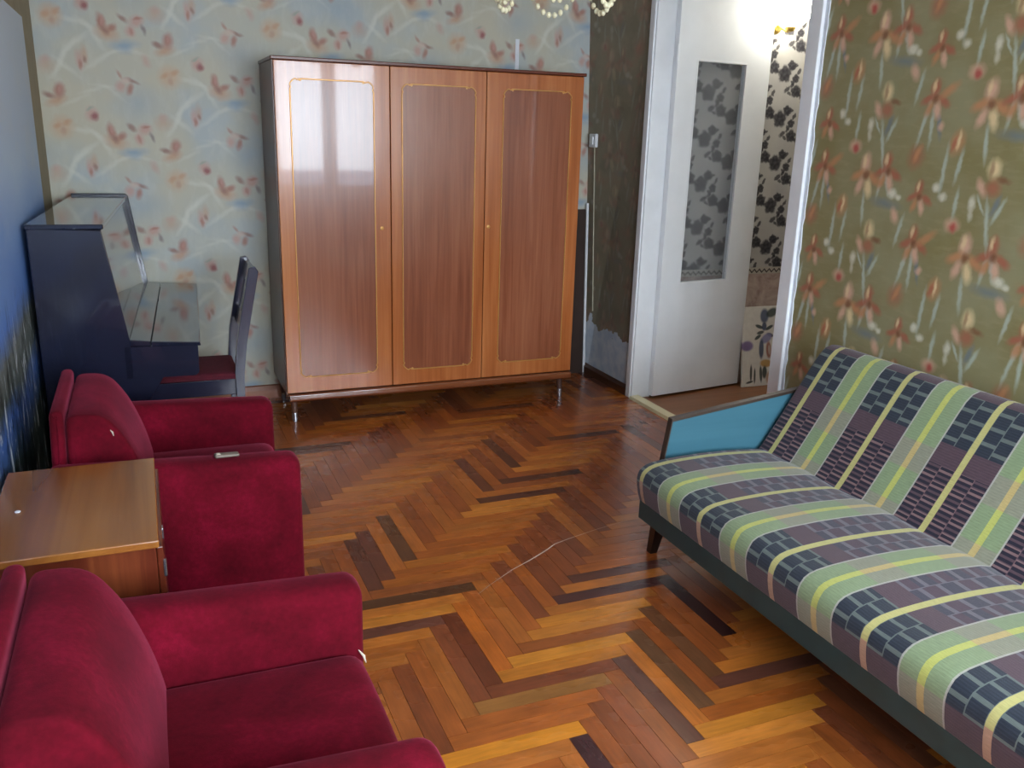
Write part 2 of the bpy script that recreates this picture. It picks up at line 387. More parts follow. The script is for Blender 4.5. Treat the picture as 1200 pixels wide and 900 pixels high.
M = {}
M['paper_light'] = paper_light(); M['paper_olive'] = paper_olive(); M['paper_hall'] = paper_hall()
M['white_paint'] = plain('white_gloss_paint', C(232,235,238), 0.28, 0.05, 6.0)
M['ceiling'] = plain('ceiling_whitewash', C(240,238,232), 0.8, 0.04)
M['hall_plain'] = plain('hall_plaster', C(222,223,222), 0.7, 0.05)
M['brown_base'] = wood('brown_skirting', C(46,28,20), C(66,40,26), C(84,52,34), 'Y', 18, 0.35)
M['red_base'] = wood('reddish_skirting', C(96,52,30), C(124,68,42), C(150,92,62), 'X', 18, 0.3)
M['subfloor'] = plain('dark_underlay', C(40,26,16), 0.8)

# ------------------------------------------------------------------ setting
b = bmesh.new(); box(b, (XL-WT, YF, -0.1), (XR+WT, YF+WT, ZC))
struct('wall_far', b, M['paper_light'], 'far wall in pale wallpaper with red flowers behind the wardrobe', 'wall')
b = bx((XL-WT, YB-WT, -0.1), (XL, YF, ZC))
M['left_wall'] = plain('left_wall_paper', C(150,138,112), 0.7, 0.08)
struct('wall_left', b, M['left_wall'], 'left wall behind the blue photo mural and the piano', 'wall')
b = bmesh.new()
box(b, (XR, YB-WT, -0.1), (XR+WT, DY0, ZC)); 
CT, CB = 2.672, 2.782                                  # the corner leans: x at the ceiling and at the floor
vs = [b.verts.new(p) for p in ((XR,DY1,-0.1),(XR+WT,DY1,-0.1),(XR+WT,YF,-0.1),(CB,YF,-0.1),(XR,DY1,ZC),(XR+WT,DY1,ZC),(XR+WT,YF,ZC),(CT,YF,ZC))]
for q in ((3,2,1,0),(4,5,6,7),(0,1,5,4),(1,2,6,5),(2,3,7,6),(3,0,4,7)): b.faces.new([vs[i] for i in q])
box(b, (XR, DY0, DZ), (XR+WT, DY1, ZC))
struct('wall_right', b, M['paper_olive'], 'right wall in olive wallpaper with irises, torn low down by the corner', 'wall')
b = bmesh.new()
box(b, (XL, YB-WT, -0.1), (WX0, YB, ZC)); box(b, (WX1, YB-WT, -0.1), (XR, YB, ZC)); box(b, (WX0, YB-WT, -0.1), (WX1, YB, WZ0)); box(b, (WX0, YB-WT, WZ1), (WX1, YB, ZC))
struct('wall_back', b, M['paper_light'], 'window wall behind the viewer in the pale flowered wallpaper', 'wall')
struct('ceiling', bx((XL-WT, YB-WT, ZC), (XR+WT, YF+WT, ZC+0.1)), M['ceiling'], 'whitewashed ceiling above the room', 'ceiling')
# hall beyond the doorway
b = bmesh.new(); box(b, (XR+WT, HY1, -0.1), (HX1, HY1+0.1, ZC))
struct('wall_hall_end', b, M['paper_hall'], 'hall wall in grey wallpaper with black roses over a pink stone dado', 'wall')
struct('wall_hall_side', bx((HX1, HY0-0.1, -0.1), (HX1+0.1, HY1+0.1, ZC)), M['hall_plain'], 'plain side wall of the hall past the doorway', 'wall')
struct('wall_hall_near', bx((XR+WT, HY0-0.1, -0.1), (HX1, HY0, ZC)), M['hall_plain'], 'plain near wall of the hall beyond the olive wall', 'wall')
struct('ceiling_hall', bx((XR+WT, HY0-0.1, ZC), (HX1+0.1, HY1+0.1, ZC+0.1)), M['ceiling'], 'hall ceiling past the doorway', 'ceiling')
M['hall_floor'] = wood('hall_boards', C(96,58,34), C(130,82,48), C(156,104,64), 'X', 12, 0.35)
struct('floor_hall', bx((XR, HY0-0.1, -0.1), (HX1+0.1, HY1+0.1, 0.0)), M['hall_floor'], 'brown board floor of the hall past the threshold', 'floor')
# zigzag dado border in the hall
t = NT('dado_border'); x = t.xyz(t.coord())
zz = t.M('PINGPONG', t.M('MULTIPLY', x[0], 1.0), 0.02); zz = t.M('ABSOLUTE', t.M('SUBTRACT', t.M('SUBTRACT', x[2], 0.752), zz))
M['border'] = t.out(t.mix(t.M('LESS_THAN', zz, 0.006), C(190,184,170), C(78,70,66)), 0.6)
struct('trim_hall_border', bx((XR+WT, HY1-0.004, 0.742), (HX1, HY1, 0.784)), M['border'], 'pale zigzag paper border between roses and stone dado', 'border')
# skirting boards
b = pr([(YF, 0), (YF-0.022, 0), (YF-0.022, 0.05), (YF-0.012, 0.075), (YF, 0.08)], 'x', XL, XR)
struct('baseboard_far', b, M['red_base'], 'reddish brown skirting along the far wall', 'baseboard')
b = pr([(XR, 0), (XR-0.02, 0), (XR-0.02, 0.045), (XR, 0.065)], 'y', DY1+0.052, YF-0.022)
struct('baseboard_right', b, M['brown_base'], 'dark brown skirting under the torn wallpaper by the door', 'baseboard')
struct('baseboard_left', bx((XL, YB, 0), (XL+0.018, YF-0.022, 0.06)), M['brown_base'], 'brown skirting along the mural wall', 'baseboard')

# door frame: casings, jambs, threshold
b = bmesh.new()
box(b, (XR-0.022, DY1, 0), (XR, DY1+0.05, DZ+0.09), 0.004); 
o = struct('trim_door_far', b, M['white_paint'], 'white painted door casing beside the light switch', 'door frame')
struct('jamb', bx((XR-0.012, DY1-0.012, 0), (XR+WT+0.002, DY1+0.004, DZ), 0.003), M['white_paint'], None, None, parent=o)
b = bx((XR-0.022, DY0-0.076, 0), (XR, DY0+0.004, DZ+0.09), 0.004)
o = struct('trim_door_near', b, M['white_paint'], 'white painted door casing at the edge of the iris wallpaper', 'door frame')
struct('jamb', bx((XR-0.012, DY0-0.004, 0), (XR+WT+0.002, DY0+0.012, DZ), 0.003), M['white_paint'], None, None, parent=o)
# ragged strip of white plaster between casing and wallpaper
b = bmesh.new(); pts = []; rr = random.Random(3)
N_ = 60; L_, R_ = [], []
for k in range(N_+1):
    z = 0.35 + (DZ-0.35)*k/N_
    L_.append((DY0-0.074, z)); R_.append((DY0-0.088-0.010*rr.random(), z))
vs = [[b.verts.new((XR-dx, y, z)) for (y, z) in S] for S, dx in ((L_, 0.006), (R_, 0.006), (L_, 0.0), (R_, 0.0))]
for k in range(N_):
    b.faces.new((vs[0][k], vs[1][k], vs[1][k+1], vs[0][k+1])); b.faces.new((vs[1][k], vs[3][k], vs[3][k+1], vs[1][k+1]))
M['plaster'] = plain('bare_plaster', C(214,220,228), 0.6)
struct('plaster_edge', b, M['plaster'], None, None, parent=o)
b = bx((XR-0.022, DY0-0.076, DZ), (XR, DY1+0.05, DZ+0.09), 0.004)
struct('trim_door_head', b, M['white_paint'], 'white head casing over the doorway', 'door frame')
M['threshold'] = wood('pale_threshold', C(190,180,138), C(222,214,176), C(236,230,200), 'Y', 14, 0.45)
struct('trim_threshold', pr([(XR-0.03, 0), (XR-0.02, 0.016), (XR+0.035, 0.02), (XR+0.05, 0)], 'y', DY0, DY1-0.012), M['threshold'], 'pale yellow wooden threshold strip in the doorway', 'threshold')

# ------------------------------------------------------------------ parquet floor
fl = struct('floor', bx((XL, YB, -0.1), (XR, YF, -0.012)), M['subfloor'], 'glossy orange brown herringbone parquet floor', 'floor')
def plank_material(name, stuff):
    t = NT(name)
    if stuff:
        base = t.node('ShaderNodeVertexColor', layer_name='Col').outputs[0]
        rnd = t.node('ShaderNodeAttribute', attribute_name='rnd').outputs['Fac']
    else:
        oi = t.node('ShaderNodeObjectInfo'); base = oi.outputs['Color']; rnd = oi.outputs['Random']
    uv = t.xyz(t.coord('UV'))
    off = t.M('MULTIPLY', rnd, 37.0)
    v = t.vec(t.M('ADD', t.M('MULTIPLY', uv[0], 0.09), off), uv[1], off)
    g = t.noise(v, 95.0, 4.0, 0.6, 0.4)
    g2 = t.noise(t.vec(t.M('ADD', uv[0], off), t.M('MULTIPLY', uv[1], 2.0), off), 7.0, 2.0)
    f = t.M('MULTIPLY_ADD', g, 0.75, t.M('MULTIPLY', g2, 0.75))
    k = t.rng(f, 0.45, 1.05, 0.66, 1.30)
    col = t.mix(1.0, base, t.node('ShaderNodeCombineColor', (k, k, k)).outputs[0], 'MULTIPLY')
    w = t.noise(t.coord(), 3.0, 3.0)
    ro = t.rng(w, 0.3, 0.7, 0.22, 0.36)
    return t.out(col, ro, spec=0.5, Coat_Weight=0.25, Coat_Roughness=0.16)
M['plank'] = plank_material('parquet_oak', False); M['plank_rest'] = plank_material('parquet_oak_rest', True)
PL, PW = 0.43, 0.059
def proj(p):
    d = Vector(p)-Vector((0, 0, CAM_Z)); z = d.dot(FW)
    if z < 0.05: return None
    return 600+F_PX*d.dot(RT)/z, 450-F_PX*d.dot(UP)/z
GX = [C(170,100,38), C(158,88,34), C(180,112,44), C(150,80,32), C(164,96,40), C(136,74,36)]  # planks along X lighter than those along Y: directional light put into colour
GY_ = [C(140,76,34), C(126,64,34), C(150,80,34), C(112,58,36), C(134,70,32), C(158,90,38)]
DARKS = [C(84,48,36), C(92,54,42), C(102,58,38)]
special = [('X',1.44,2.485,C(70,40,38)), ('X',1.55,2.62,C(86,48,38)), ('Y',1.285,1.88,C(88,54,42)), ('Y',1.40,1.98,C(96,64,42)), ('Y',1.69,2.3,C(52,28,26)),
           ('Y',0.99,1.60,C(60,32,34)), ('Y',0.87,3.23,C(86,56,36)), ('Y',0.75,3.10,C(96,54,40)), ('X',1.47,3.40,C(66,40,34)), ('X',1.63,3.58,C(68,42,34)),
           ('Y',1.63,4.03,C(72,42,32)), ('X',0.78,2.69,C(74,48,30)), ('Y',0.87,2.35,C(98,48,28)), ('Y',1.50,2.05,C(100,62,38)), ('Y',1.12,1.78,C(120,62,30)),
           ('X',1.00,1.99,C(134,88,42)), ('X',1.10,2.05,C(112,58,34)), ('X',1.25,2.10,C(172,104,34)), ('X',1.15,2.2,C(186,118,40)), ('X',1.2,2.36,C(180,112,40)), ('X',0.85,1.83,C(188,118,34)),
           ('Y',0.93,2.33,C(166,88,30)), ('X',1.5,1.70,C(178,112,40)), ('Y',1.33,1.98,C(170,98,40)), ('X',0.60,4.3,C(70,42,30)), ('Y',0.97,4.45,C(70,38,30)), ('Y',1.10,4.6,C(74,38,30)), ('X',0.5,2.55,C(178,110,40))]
rects = []
for mcol in range(-12, 13):
    for k in range(-70, 110):
        # Y plank: left x, top y ; X plank: right x, top y
        lx = 0.965+k*PW+mcol*PL; ty = 1.799+k*PW-mcol*PL
        rects.append(('Y', lx, ty-PL, lx+PW, ty)); rects.append(('X', lx-PL, ty-PW, lx, ty))
blockers = [(-0.44, 0.9, 0.40, 3.5), (1.66, 0.6, 2.6, 2.55), (0.64, 4.78, 2.42, 5.25), (-0.44, 3.7, 0.1, 5.25), (1.66,0.6,2.77,2.5)]
rr = random.Random(11); planks = []; seen = set()
for (d, x0, y0, x1, y1) in rects:
    a0, a1, c0, c1 = max(x0, XL), min(x1, XR), max(y0, YB), min(y1, YF)
    if a1-a0 < 0.004 or c1-c0 < 0.004: continue
    key = (d, round(x0, 3), round(y0, 3))
    if key in seen: continue
    seen.add(key)
    col = None
    for (sd, sx, sy, scol) in special:
        if sd == d and x0 <= sx < x1 and y0 <= sy < y1: col = scol
    if col is None:
        q = rr.random()
        col = rr.choice(DARKS) if q < 0.035 else rr.choice(GX if d == 'X' else GY_)
        mean = C(150,84,35)
        if q >= 0.035: col = tuple(0.9*c+0.1*mc for c, mc in zip(col, mean))
        j = 0.88+0.22*rr.random(); col = tuple(min(1, c*j) for c in col[:3])+(1,)
    cx, cy = (a0+a1)/2, (c0+c1)/2
    area = 0.0; P4 = [proj((x, y, 0)) for x, y in ((a0, c0), (a1, c0), (a1, c1), (a0, c1))]
    if all(P4):
        pc = proj((cx, cy, 0))
        inside = 0 <= pc[0] <= 1200 and 0 <= pc[1] <= 930 and not any(u0 < cx < u1 and v0 < cy < v1 for (u0, v0, u1, v1) in blockers)
        if inside: area = abs(sum(P4[i][0]*P4[(i+1) % 4][1]-P4[(i+1) % 4][0]*P4[i][1] for i in range(4)))/2
    col = tuple(min(1, c*1.12) for c in col[:3])+(1,)
    planks.append((area, d, a0, c0, a1, c1, col, abs((a1-a0)*(c1-c0)-PL*PW) < 1e-5))
planks.sort(key=lambda p: -p[0])
GAP = 0.0007
def plank_mesh(lx, ly):
    bmx = bmesh.new(); hx, hy = lx/2-GAP, ly/2-GAP
    box(bmx, (-hx, -hy, -0.0115), (hx, hy, 0.0))
    lay = bmx.loops.layers.uv.verify()
    for f in bmx.faces:
        for lp in f.loops:
            c = lp.vert.co; lp[lay].uv = (c.x, c.y) if lx >= ly else (c.y, c.x)
    bmesh.ops.recalc_face_normals(bmx, faces=bmx.faces)
    me = bpy.data.meshes.new('plank'); bmx.to_mesh(me); bmx.free(); me.materials.append(M['plank']); return me
mesh_x, mesh_y = plank_mesh(PL, PW), plank_mesh(PW, PL)
rest = []
for i, (area, d, a0, c0, a1, c1, col, full) in enumerate(planks):
    if i < 300 and area > 0:
        me = (mesh_x if d == 'X' else mesh_y) if full else plank_mesh(a1-a0, c1-c0)
        o = bpy.data.objects.new('plank', me); COL.objects.link(o); o.parent = fl
        o.location = ((a0+a1)/2, (c0+c1)/2, 0.0); o.color = col
        o.rotation_euler = (rr.uniform(-1, 1)*0.0012, rr.uniform(-1, 1)*0.0012, 0)
    else: rest.append((d, a0, c0, a1, c1, col))
bmr = bmesh.new(); lay = bmr.loops.layers.uv.verify(); lc = bmr.loops.layers.float_color.new('Col'); lr = bmr.faces.layers.float.new('rnd')
for (d, a0, c0, a1, c1, col) in rest:
    n0 = len(bmr.faces)
    box(bmr, (a0+GAP, c0+GAP, -0.0115), (a1-GAP, c1-GAP, 0.0)); bmr.faces.ensure_lookup_table()
    rv = rr.random()
    for f in bmr.faces[n0:]:
        f[lr] = rv
        for lp in f.loops:
            c = lp.vert.co; lp[lay].uv = (c.x, c.y) if d == 'X' else (c.y, c.x); lp[lc] = col
o = new_obj('parquet_field', bmr, M['plank_rest'], fl); o['kind'] = 'stuff'
# pale scratch across the boards
M['scratch'] = plain('scratched_lacquer', C(214,190,176), 0.5)
def ribbon(pts, ws, z=0.0009):
    bmx = bmesh.new(); n = len(pts); A = []
    for i, p in enumerate(pts):
        q = Vector(pts[min(i+1, n-1)])-Vector(pts[max(i-1, 0)]); q = Vector((-q.y, q.x)).normalized()
        A.append((bmx.verts.new((p[0]+q.x*ws[i], p[1]+q.y*ws[i], z)), bmx.verts.new((p[0]-q.x*ws[i], p[1]-q.y*ws[i], z))))
    for i in range(n-1): bmx.faces.new((A[i][0], A[i+1][0], A[i+1][1], A[i][1]))
    return bmx
new_obj('scratch', ribbon([(1.00,2.61),(1.06,2.655),(1.184,2.736),(1.28,2.785),(1.375,2.84),(1.43,2.878),(1.499,2.901),(1.66,2.945),(1.824,2.979)],
        [0.0004,0.0008,0.0014,0.0026,0.003,0.0022,0.0018,0.0008,0.0004]), M['scratch'], fl)

# ------------------------------------------------------------------ window behind the viewer
M['win_paint'] = plain('window_paint', C(226,228,228), 0.35, 0.03)
t = NT('window_glass'); tr = t.node('ShaderNodeBsdfTransparent'); gl = t.node('ShaderNodeBsdfGlossy', {'Roughness': 0.02})
mx = t.node('ShaderNodeMixShader', (0.05, tr.outputs[0], gl.outputs[0])); oo = t.n.new('ShaderNodeOutputMaterial'); t.l.new(mx.outputs[0], oo.inputs[0]); M['pane'] = t.m
b = bmesh.new(); fy0, fy1 = YB-0.10, YB-0.04
box(b, (WX0, fy0, WZ0), (WX0+0.06, fy1, WZ1)); box(b, (WX1-0.06, fy0, WZ0), (WX1, fy1, WZ1)); box(b, (WX0, fy0, WZ0), (WX1, fy1, WZ0+0.07)); box(b, (WX0, fy0, WZ1-0.06), (WX1, fy1, WZ1))
wn = struct('window_1', b, M['win_paint'], 'wide white wooden window behind the viewer', 'window')
splits = [WX0+0.06, 0.64, 1.40, 2.06, WX1-0.06]
for k in range(4):
    a0, a1 = splits[k]+(0.04 if k else 0), splits[k+1]-(0.04 if k < 3 else 0)
    if k: new_obj('mullion', bx((splits[k]-0.04, fy0+0.005, WZ0+0.07), (splits[k]+0.04, fy1-0.005, WZ1-0.06)), M['win_paint'], wn)
    b = bmesh.new(); 
    for lo, hi in (((a0, fy0+0.01, WZ0+0.07), (a0+0.04, fy1-0.01, WZ1-0.06)), ((a1-0.04, fy0+0.01, WZ0+0.07), (a1, fy1-0.01, WZ1-0.06)), ((a0, fy0+0.01, WZ0+0.07), (a1, fy1-0.01, WZ0+0.12)), ((a0, fy0+0.01, WZ1-0.11), (a1, fy1-0.01, WZ1-0.06))): box(b, lo, hi)
    new_obj('sash', b, M['win_paint'], wn)
    new_obj('pane', bx((a0+0.038, fy0+0.03, WZ0+0.118), (a1-0.038, fy0+0.034, WZ1-0.108)), M['pane'], wn)
new_obj('window_sill', bx((WX0-0.05, YB-0.04, WZ0-0.03), (WX1+0.05, YB+0.14, WZ0), 0.006), M['win_paint'], wn)
M['concrete'] = plain('balcony_concrete', C(150,160,176), 0.8)
struct('wall_balcony_parapet', bx((-1.2, -2.45, -0.3), (4.2, -2.3, 1.04)), M['concrete'], 'grey balcony parapet outside the window', 'parapet')

# ------------------------------------------------------------------ wardrobe
M['wd_frame'] = wood('wardrobe_orange_veneer', C(138,70,32), C(172,98,50), C(194,122,70), 'Z', 30, 0.24, 0.5, 0.04, 0.32, 0.74)
M['wd_panel'] = wood('wardrobe_brown_veneer', C(106,54,36), C(138,78,52), C(160,100,70), 'Z', 42, 0.24, 0.5, 0.04, 0.30, 0.76)
M['wd_side'] = wood('wardrobe_dark_side', C(58,38,34), C(80,54,46), C(98,68,56), 'Z', 24, 0.3)
M['wd_top'] = wood('wardrobe_dark_cornice', C(70,30,22), C(92,44,30), C(110,56,38), 'X', 24, 0.25)
M['gold'] = plain('gold_inlay', C(204,150,82), 0.32, 0.1, metal=0.35)
M['chrome'] = plain('chrome_ferrule', C(200,204,214), 0.2, 0.04, metal=0.9)
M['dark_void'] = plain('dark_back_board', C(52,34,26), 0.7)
wx0, wx1, wy0, wy1, wz0, wz1 = 0.655, 2.405, 4.73, 5.215, 0.165, 1.932
wd = thing('wardrobe', 'tall three door polished wooden wardrobe standing against the far wall', 'wardrobe', ((wx0+wx1)/2, wy0, 0))
ox, oy = (wx0+wx1)/2, wy0
def L3(x, y, z): return (x-ox, y-oy, z)
new_obj('side_panel', bx(L3(wx0-0.004, wy0+0.022, wz0), L3(wx0+0.018, wy1, wz1-0.018), 0.002), M['wd_side'], wd)
new_obj('side_panel', bx(L3(wx1-0.018, wy0+0.022, wz0), L3(wx1+0.002, wy1, wz1-0.018), 0.002), M['wd_side'], wd)
new_obj('top_board', bx(L3(wx0-0.010, wy0-0.006, wz1-0.018), L3(wx1+0.010, wy1+0.004, wz1), 0.004), M['wd_top'], wd)
new_obj('bottom_board', bx(L3(wx0+0.018, wy0+0.022, wz0), L3(wx1-0.018, wy1, wz0+0.02)), M['wd_side'], wd)
new_obj('back_board', bx(L3(wx0+0.018, wy1-0.008, wz0+0.02), L3(wx1-0.018, wy1, wz1-0.018)), M['dark_void'], wd)
# base rail with rounded nose
b = pr([(q[0]-oy, q[1]) for q in roundpoly([(wy0-0.012, 0.125), (wy0-0.012, 0.160), (wy0+0.03, 0.164), (wy0+0.03, 0.115), (wy0+0.005, 0.112)], [0.008, 0.012, 0, 0, 0.004])], 'x', wx0-ox+0.016, wx1-ox-0.004)
M['wd_rail'] = wood('wardrobe_base_rail', C(84,40,24), C(116,62,36), C(146,86,52), 'X', 24, 0.14, 0.8, 0.05)
new_obj('base_rail', b, M['wd_rail'], wd, smooth=50)
for sx in (wx0+0.04, wx1-0.065):
    for sy, dy in ((wy0+0.03, -0.02), (wy1-0.06, 0.02)):
        b = bmesh.new(); tube(b, [L3(sx, sy, 0.13), L3(sx, sy+dy*0.6, 0.055), L3(sx, sy+dy, 0.0)], [0.02, 0.015, 0.012], 10)
        lg = new_obj('leg', b, M['wd_side'], wd, smooth=True)
        b = bmesh.new(); tube(b, [L3(sx, sy+dy*0.62, 0.05), L3(sx, sy+dy, 0.0005)], [0.017, 0.014], 10); new_obj('ferrule', b, M['chrome'], lg, smooth=True)
def inlay_path(x0, x1, z0, z1, r):
    """rounded rectangle whose corners curl inwards in small scrolls"""
    pts = []
    for cx, cz, a0 in ((x1-r, z0+r, -90), (x1-r, z1-r, 0), (x0+r, z1-r, 90), (x0+r, z0+r, 180)):
        for k in range(9):
            a = math.radians(a0+90*k/8.0); rad = r*(1.0-0.20*math.exp(-((k-0.7)/0.8)**2)-0.20*math.exp(-((k-7.3)/0.8)**2))
            pts.append((cx+rad*math.cos(a), cz+rad*math.sin(a)))
    return pts
doors = [(wx0+0.003, 1.254, 0.730, 1.172, 1.204), (1.258, 1.802, 1.316, 1.745, None), (1.806, wx1-0.003, 1.90, 2.330, 1.830)]
for (x0, x1, i0, i1, key) in doors:
    d = new_obj('door', bx(L3(x0, wy0, wz0+0.003), L3(x1, wy0+0.02, wz1-0.020), 0.003, 2), M['wd_frame'], wd)
    path = inlay_path(i0, i1, 0.25, 1.832, 0.055)
    b = bmesh.new(); prism(b, [(x-ox, z) for x, z in path], 'y', -0.0012, 0.002); new_obj('door_panel', b, M['wd_panel'], d)
    b = bmesh.new(); tube(b, [(x-ox, -0.0014, z) for x, z in path], 0.0036, 6, closed=True); new_obj('inlay', b, M['gold'], d, smooth=True)
    for sx, sz in ((1,1), (1,-1), (-1,1), (-1,-1)):       # little scroll knobs at each corner of the line
        cx = (i1-0.058 if sx > 0 else i0+0.058); cz = (1.832-0.010 if sz > 0 else 0.25+0.010)
        b = bmesh.new(); lathe(b, [(0.0, -0.004), (0.007, -0.003), (0.008, 0.001)], (cx-ox, 0, cz), 10, 'y'); new_obj('scroll', b, M['gold'], d, smooth=True)
    if key:
        b = bmesh.new(); lathe(b, [(0.0, -0.003), (0.007, -0.003), (0.011, -0.001), (0.011, 0.002)], (key-ox, 0, 1.07), 12, 'y')
        new_obj('keyhole_plate', b, M['gold'], d, smooth=True)

# ------------------------------------------------------------------ armchairs
def velvet(name):
    t = NT(name); v = t.coord()
    n1 = t.noise(v, 6.0, 4.0, 0.5, 0.6); n2 = t.noise(v, 70.0, 3.0, 0.6)
    f = t.M('MULTIPLY_ADD', n2, 0.35, t.M('MULTIPLY', n1, 0.8))
    col = t.ramp(f, [(0.36, C(76,4,18)), (0.58, C(96,6,26)), (0.78, C(120,11,38))])
    nb = t.bump(t.noise(v, 420.0, 2.0), 0.25, 0.002)
    return t.out(col, 0.95, spec=0.15, normal=nb, Sheen_Weight=0.28, Sheen_Roughness=0.3, Sheen_Tint=(1.0, 0.16, 0.3, 1))
M['velvet'] = velvet('crimson_velvet')
M['ch_leg'] = wood('chair_leg_wood', C(50,28,18), C(72,42,26), C(92,56,34), 'Z', 20, 0.3)
M['lining'] = plain('frayed_lining', C(206,196,178), 0.9)
def make_armchair(label):
    a = thing('armchair', label, 'armchair', (0, 3.10, 0), 0, 'two matching red velvet armchairs')
    for s in (-1, 1):                                        # padded arms, taller at the back
        prof = roundpoly([(s*0.265, 0.07), (s*0.390, 0.07), (s*0.392, 0.555), (s*0.262, 0.555)], [0.02, 0.02, 0.055, 0.05], 5)
        b = bmesh.new(); sweep(b, prof, 'x', ends(-0.335, 0.412, 0.035, 4, 10), bulge=lambda q, t: (0.0, (0.034*(0.41-t)/0.74) * (1 if q.y > 0.3 else 0)))
        new_obj('arm', b, M['velvet'], a, smooth=60)
    # seat cushion
    prof = roundpoly([(-0.12, 0.20), (0.395, 0.20), (0.405, 0.395), (-0.12, 0.40)], [0.02, 0.04, 0.06, 0.02], 5)
    b = bmesh.new(); sweep(b, prof, 'y', ends(-0.262, 0.262, 0.03, 4, 8), bulge=lambda q, t: (0.0, 0.018*(1-(t/0.27)**2)*(1 if q.y > 0.3 else 0)))
    new_obj('seat_cushion', b, M['velvet'], a, smooth=60)
    b = bmesh.new(); sweep(b, roundpoly([(-0.33, 0.07), (0.375, 0.07), (0.385, 0.21), (-0.33, 0.21)], 0.015, 3), 'y', ends(-0.263, 0.263, 0.01, 2, 2)); new_obj('base', b, M['velvet'], a, smooth=60)
    # back cushion: wedge leaning on a thin upholstered board
    prof = roundpoly([(-0.285, 0.36), (-0.03, 0.36), (-0.055, 0.50), (-0.105, 0.635), (-0.165, 0.722), (-0.272, 0.728)], [0.03, 0.05, 0.08, 0.08, 0.045, 0.035], 5)
    b = bmesh.new(); sweep(b, prof, 'y', ends(-0.262, 0.262, 0.018, 4, 6)); new_obj('back_cushion', b, M['velvet'], a, smooth=60)
    prof = roundpoly([(-0.345, 0.08), (-0.300, 0.08), (-0.275, 0.745), (-0.315, 0.745)], [0.01, 0.01, 0.022, 0.022], 5)
    b = bmesh.new(); sweep(b, prof, 'y', ends(-0.268, 0.268, 0.02, 4, 4)); new_obj('back_board', b, M['velvet'], a, smooth=60)
    for sx in (-0.27, 0.34):
        for sy in (-0.32, 0.32):
            b = bmesh.new(); tube(b, [(sx, sy, 0.075), (sx, sy, 0.0)], [0.022, 0.015], 10); new_obj('leg', b, M['ch_leg'], a, smooth=True)
    return a
arm1 = make_armchair('red velvet armchair nearer the piano, a small remote on its arm')
arm2 = copy_tree(arm1); arm2.location = (0, 1.56, 0); arm2['label'] = 'red velvet armchair in the foreground, cut off by the picture edge'
# worn spots
b = bmesh.new(); tube(b, [(0.393, 0.262, 0.392), (0.403, 0.252, 0.380), (0.406, 0.240, 0.368)], [0.001, 0.0035, 0.001], 8)
new_obj('worn_corner', b, M['lining'], arm2, smooth=True)
b = bmesh.new(); tube(b, [(-0.150, -0.263, 0.672), (-0.144, -0.264, 0.664), (-0.142, -0.263, 0.652)], [0.001, 0.003, 0.001], 8)
new_obj('tear', b, M['lining'], arm1, smooth=True)
# the small pale scrap lying on the far armchair's near arm
M['scrap'] = plain('grey_plastic', C(124,112,100), 0.5)
b = bmesh.new(); sweep(b, roundpoly([(-0.038, 0.0), (0.038, 0.0), (0.038, 0.009), (-0.038, 0.011)], 0.004, 3), 'y', ends(-0.014, 0.014, 0.004, 3, 2))
sp = thing('remote_control', 'small grey remote control lying on the arm of the far armchair', 'remote', (0.185, 2.775, 0.5672), math.radians(12))
sp.rotation_euler = (0, math.radians(2.6), math.radians(8))
new_obj('body', b, M['scrap'], sp, smooth=True)
b = bmesh.new(); box(b, (-0.033, -0.008, 0.0100), (-0.020, 0.008, 0.0125), 0.001); new_obj('button_pad', b, M['lining'], sp)

# ------------------------------------------------------------------ small cabinet between the armchairs
M['cab_top'] = wood('cabinet_top_veneer', C(92,50,24), C(146,88,40), C(180,118,54), 'Y', 6, 0.25, 0.6, 0.12, 0.3, 0.75)
M['cab_side'] = wood('cabinet_side_veneer', C(74,26,16), C(100,42,24), C(150,82,44), 'Z', 20, 0.3, 0.4, 0.12, 0.32, 0.85)
cb = thing('side_cabinet', 'small polished brown cabinet standing between the two red armchairs', 'cabinet', (-0.225, 2.395, 0))
new_obj('body', bx((-0.185, -0.28, 0.10), (0.187, 0.28, 0.60), 0.003), M['cab_side'], cb)
new_obj('top', bx((-0.195, -0.295, 0.60), (0.195, 0.295, 0.620), 0.003), M['cab_top'], cb)
dr = new_obj('door', bx((0.188, -0.272, 0.112), (0.203, 0.272, 0.592), 0.003), M['cab_side'], cb)
for hz in (0.535, 0.20):
    b = bmesh.new(); tube(b, [(0.204, -0.273, hz-0.022), (0.204, -0.273, hz+0.022)], 0.004, 8); new_obj('hinge', b, M['chrome'], dr, smooth=True)
b = bmesh.new(); box(b, (0.202, -0.16, 0.560), (0.206, -0.135, 0.588), 0.001); new_obj('latch_plate', b, M['chrome'], dr)
for sx in (-0.15, 0.15):
    for sy in (-0.24, 0.24):
        b = bmesh.new(); tube(b, [(sx, sy, 0.102), (sx*1.06, sy*1.04, 0.0)], [0.018, 0.011], 10); new_obj('leg', b, M['ch_leg'], cb, smooth=True)
b = bmesh.new(); lathe(b, [(0.0065, 0.0), (0.0075, 0.002), (0.004, 0.004), (0.0, 0.0045)], (0, 0, 0), 10)
M['button'] = plain('white_button', C(228,230,236), 0.4)
tag(new_obj('button', b, M['button'], None, True, (-0.362, 2.385, 0.6205)), 'tiny white button lying on the cabinet top', 'button')

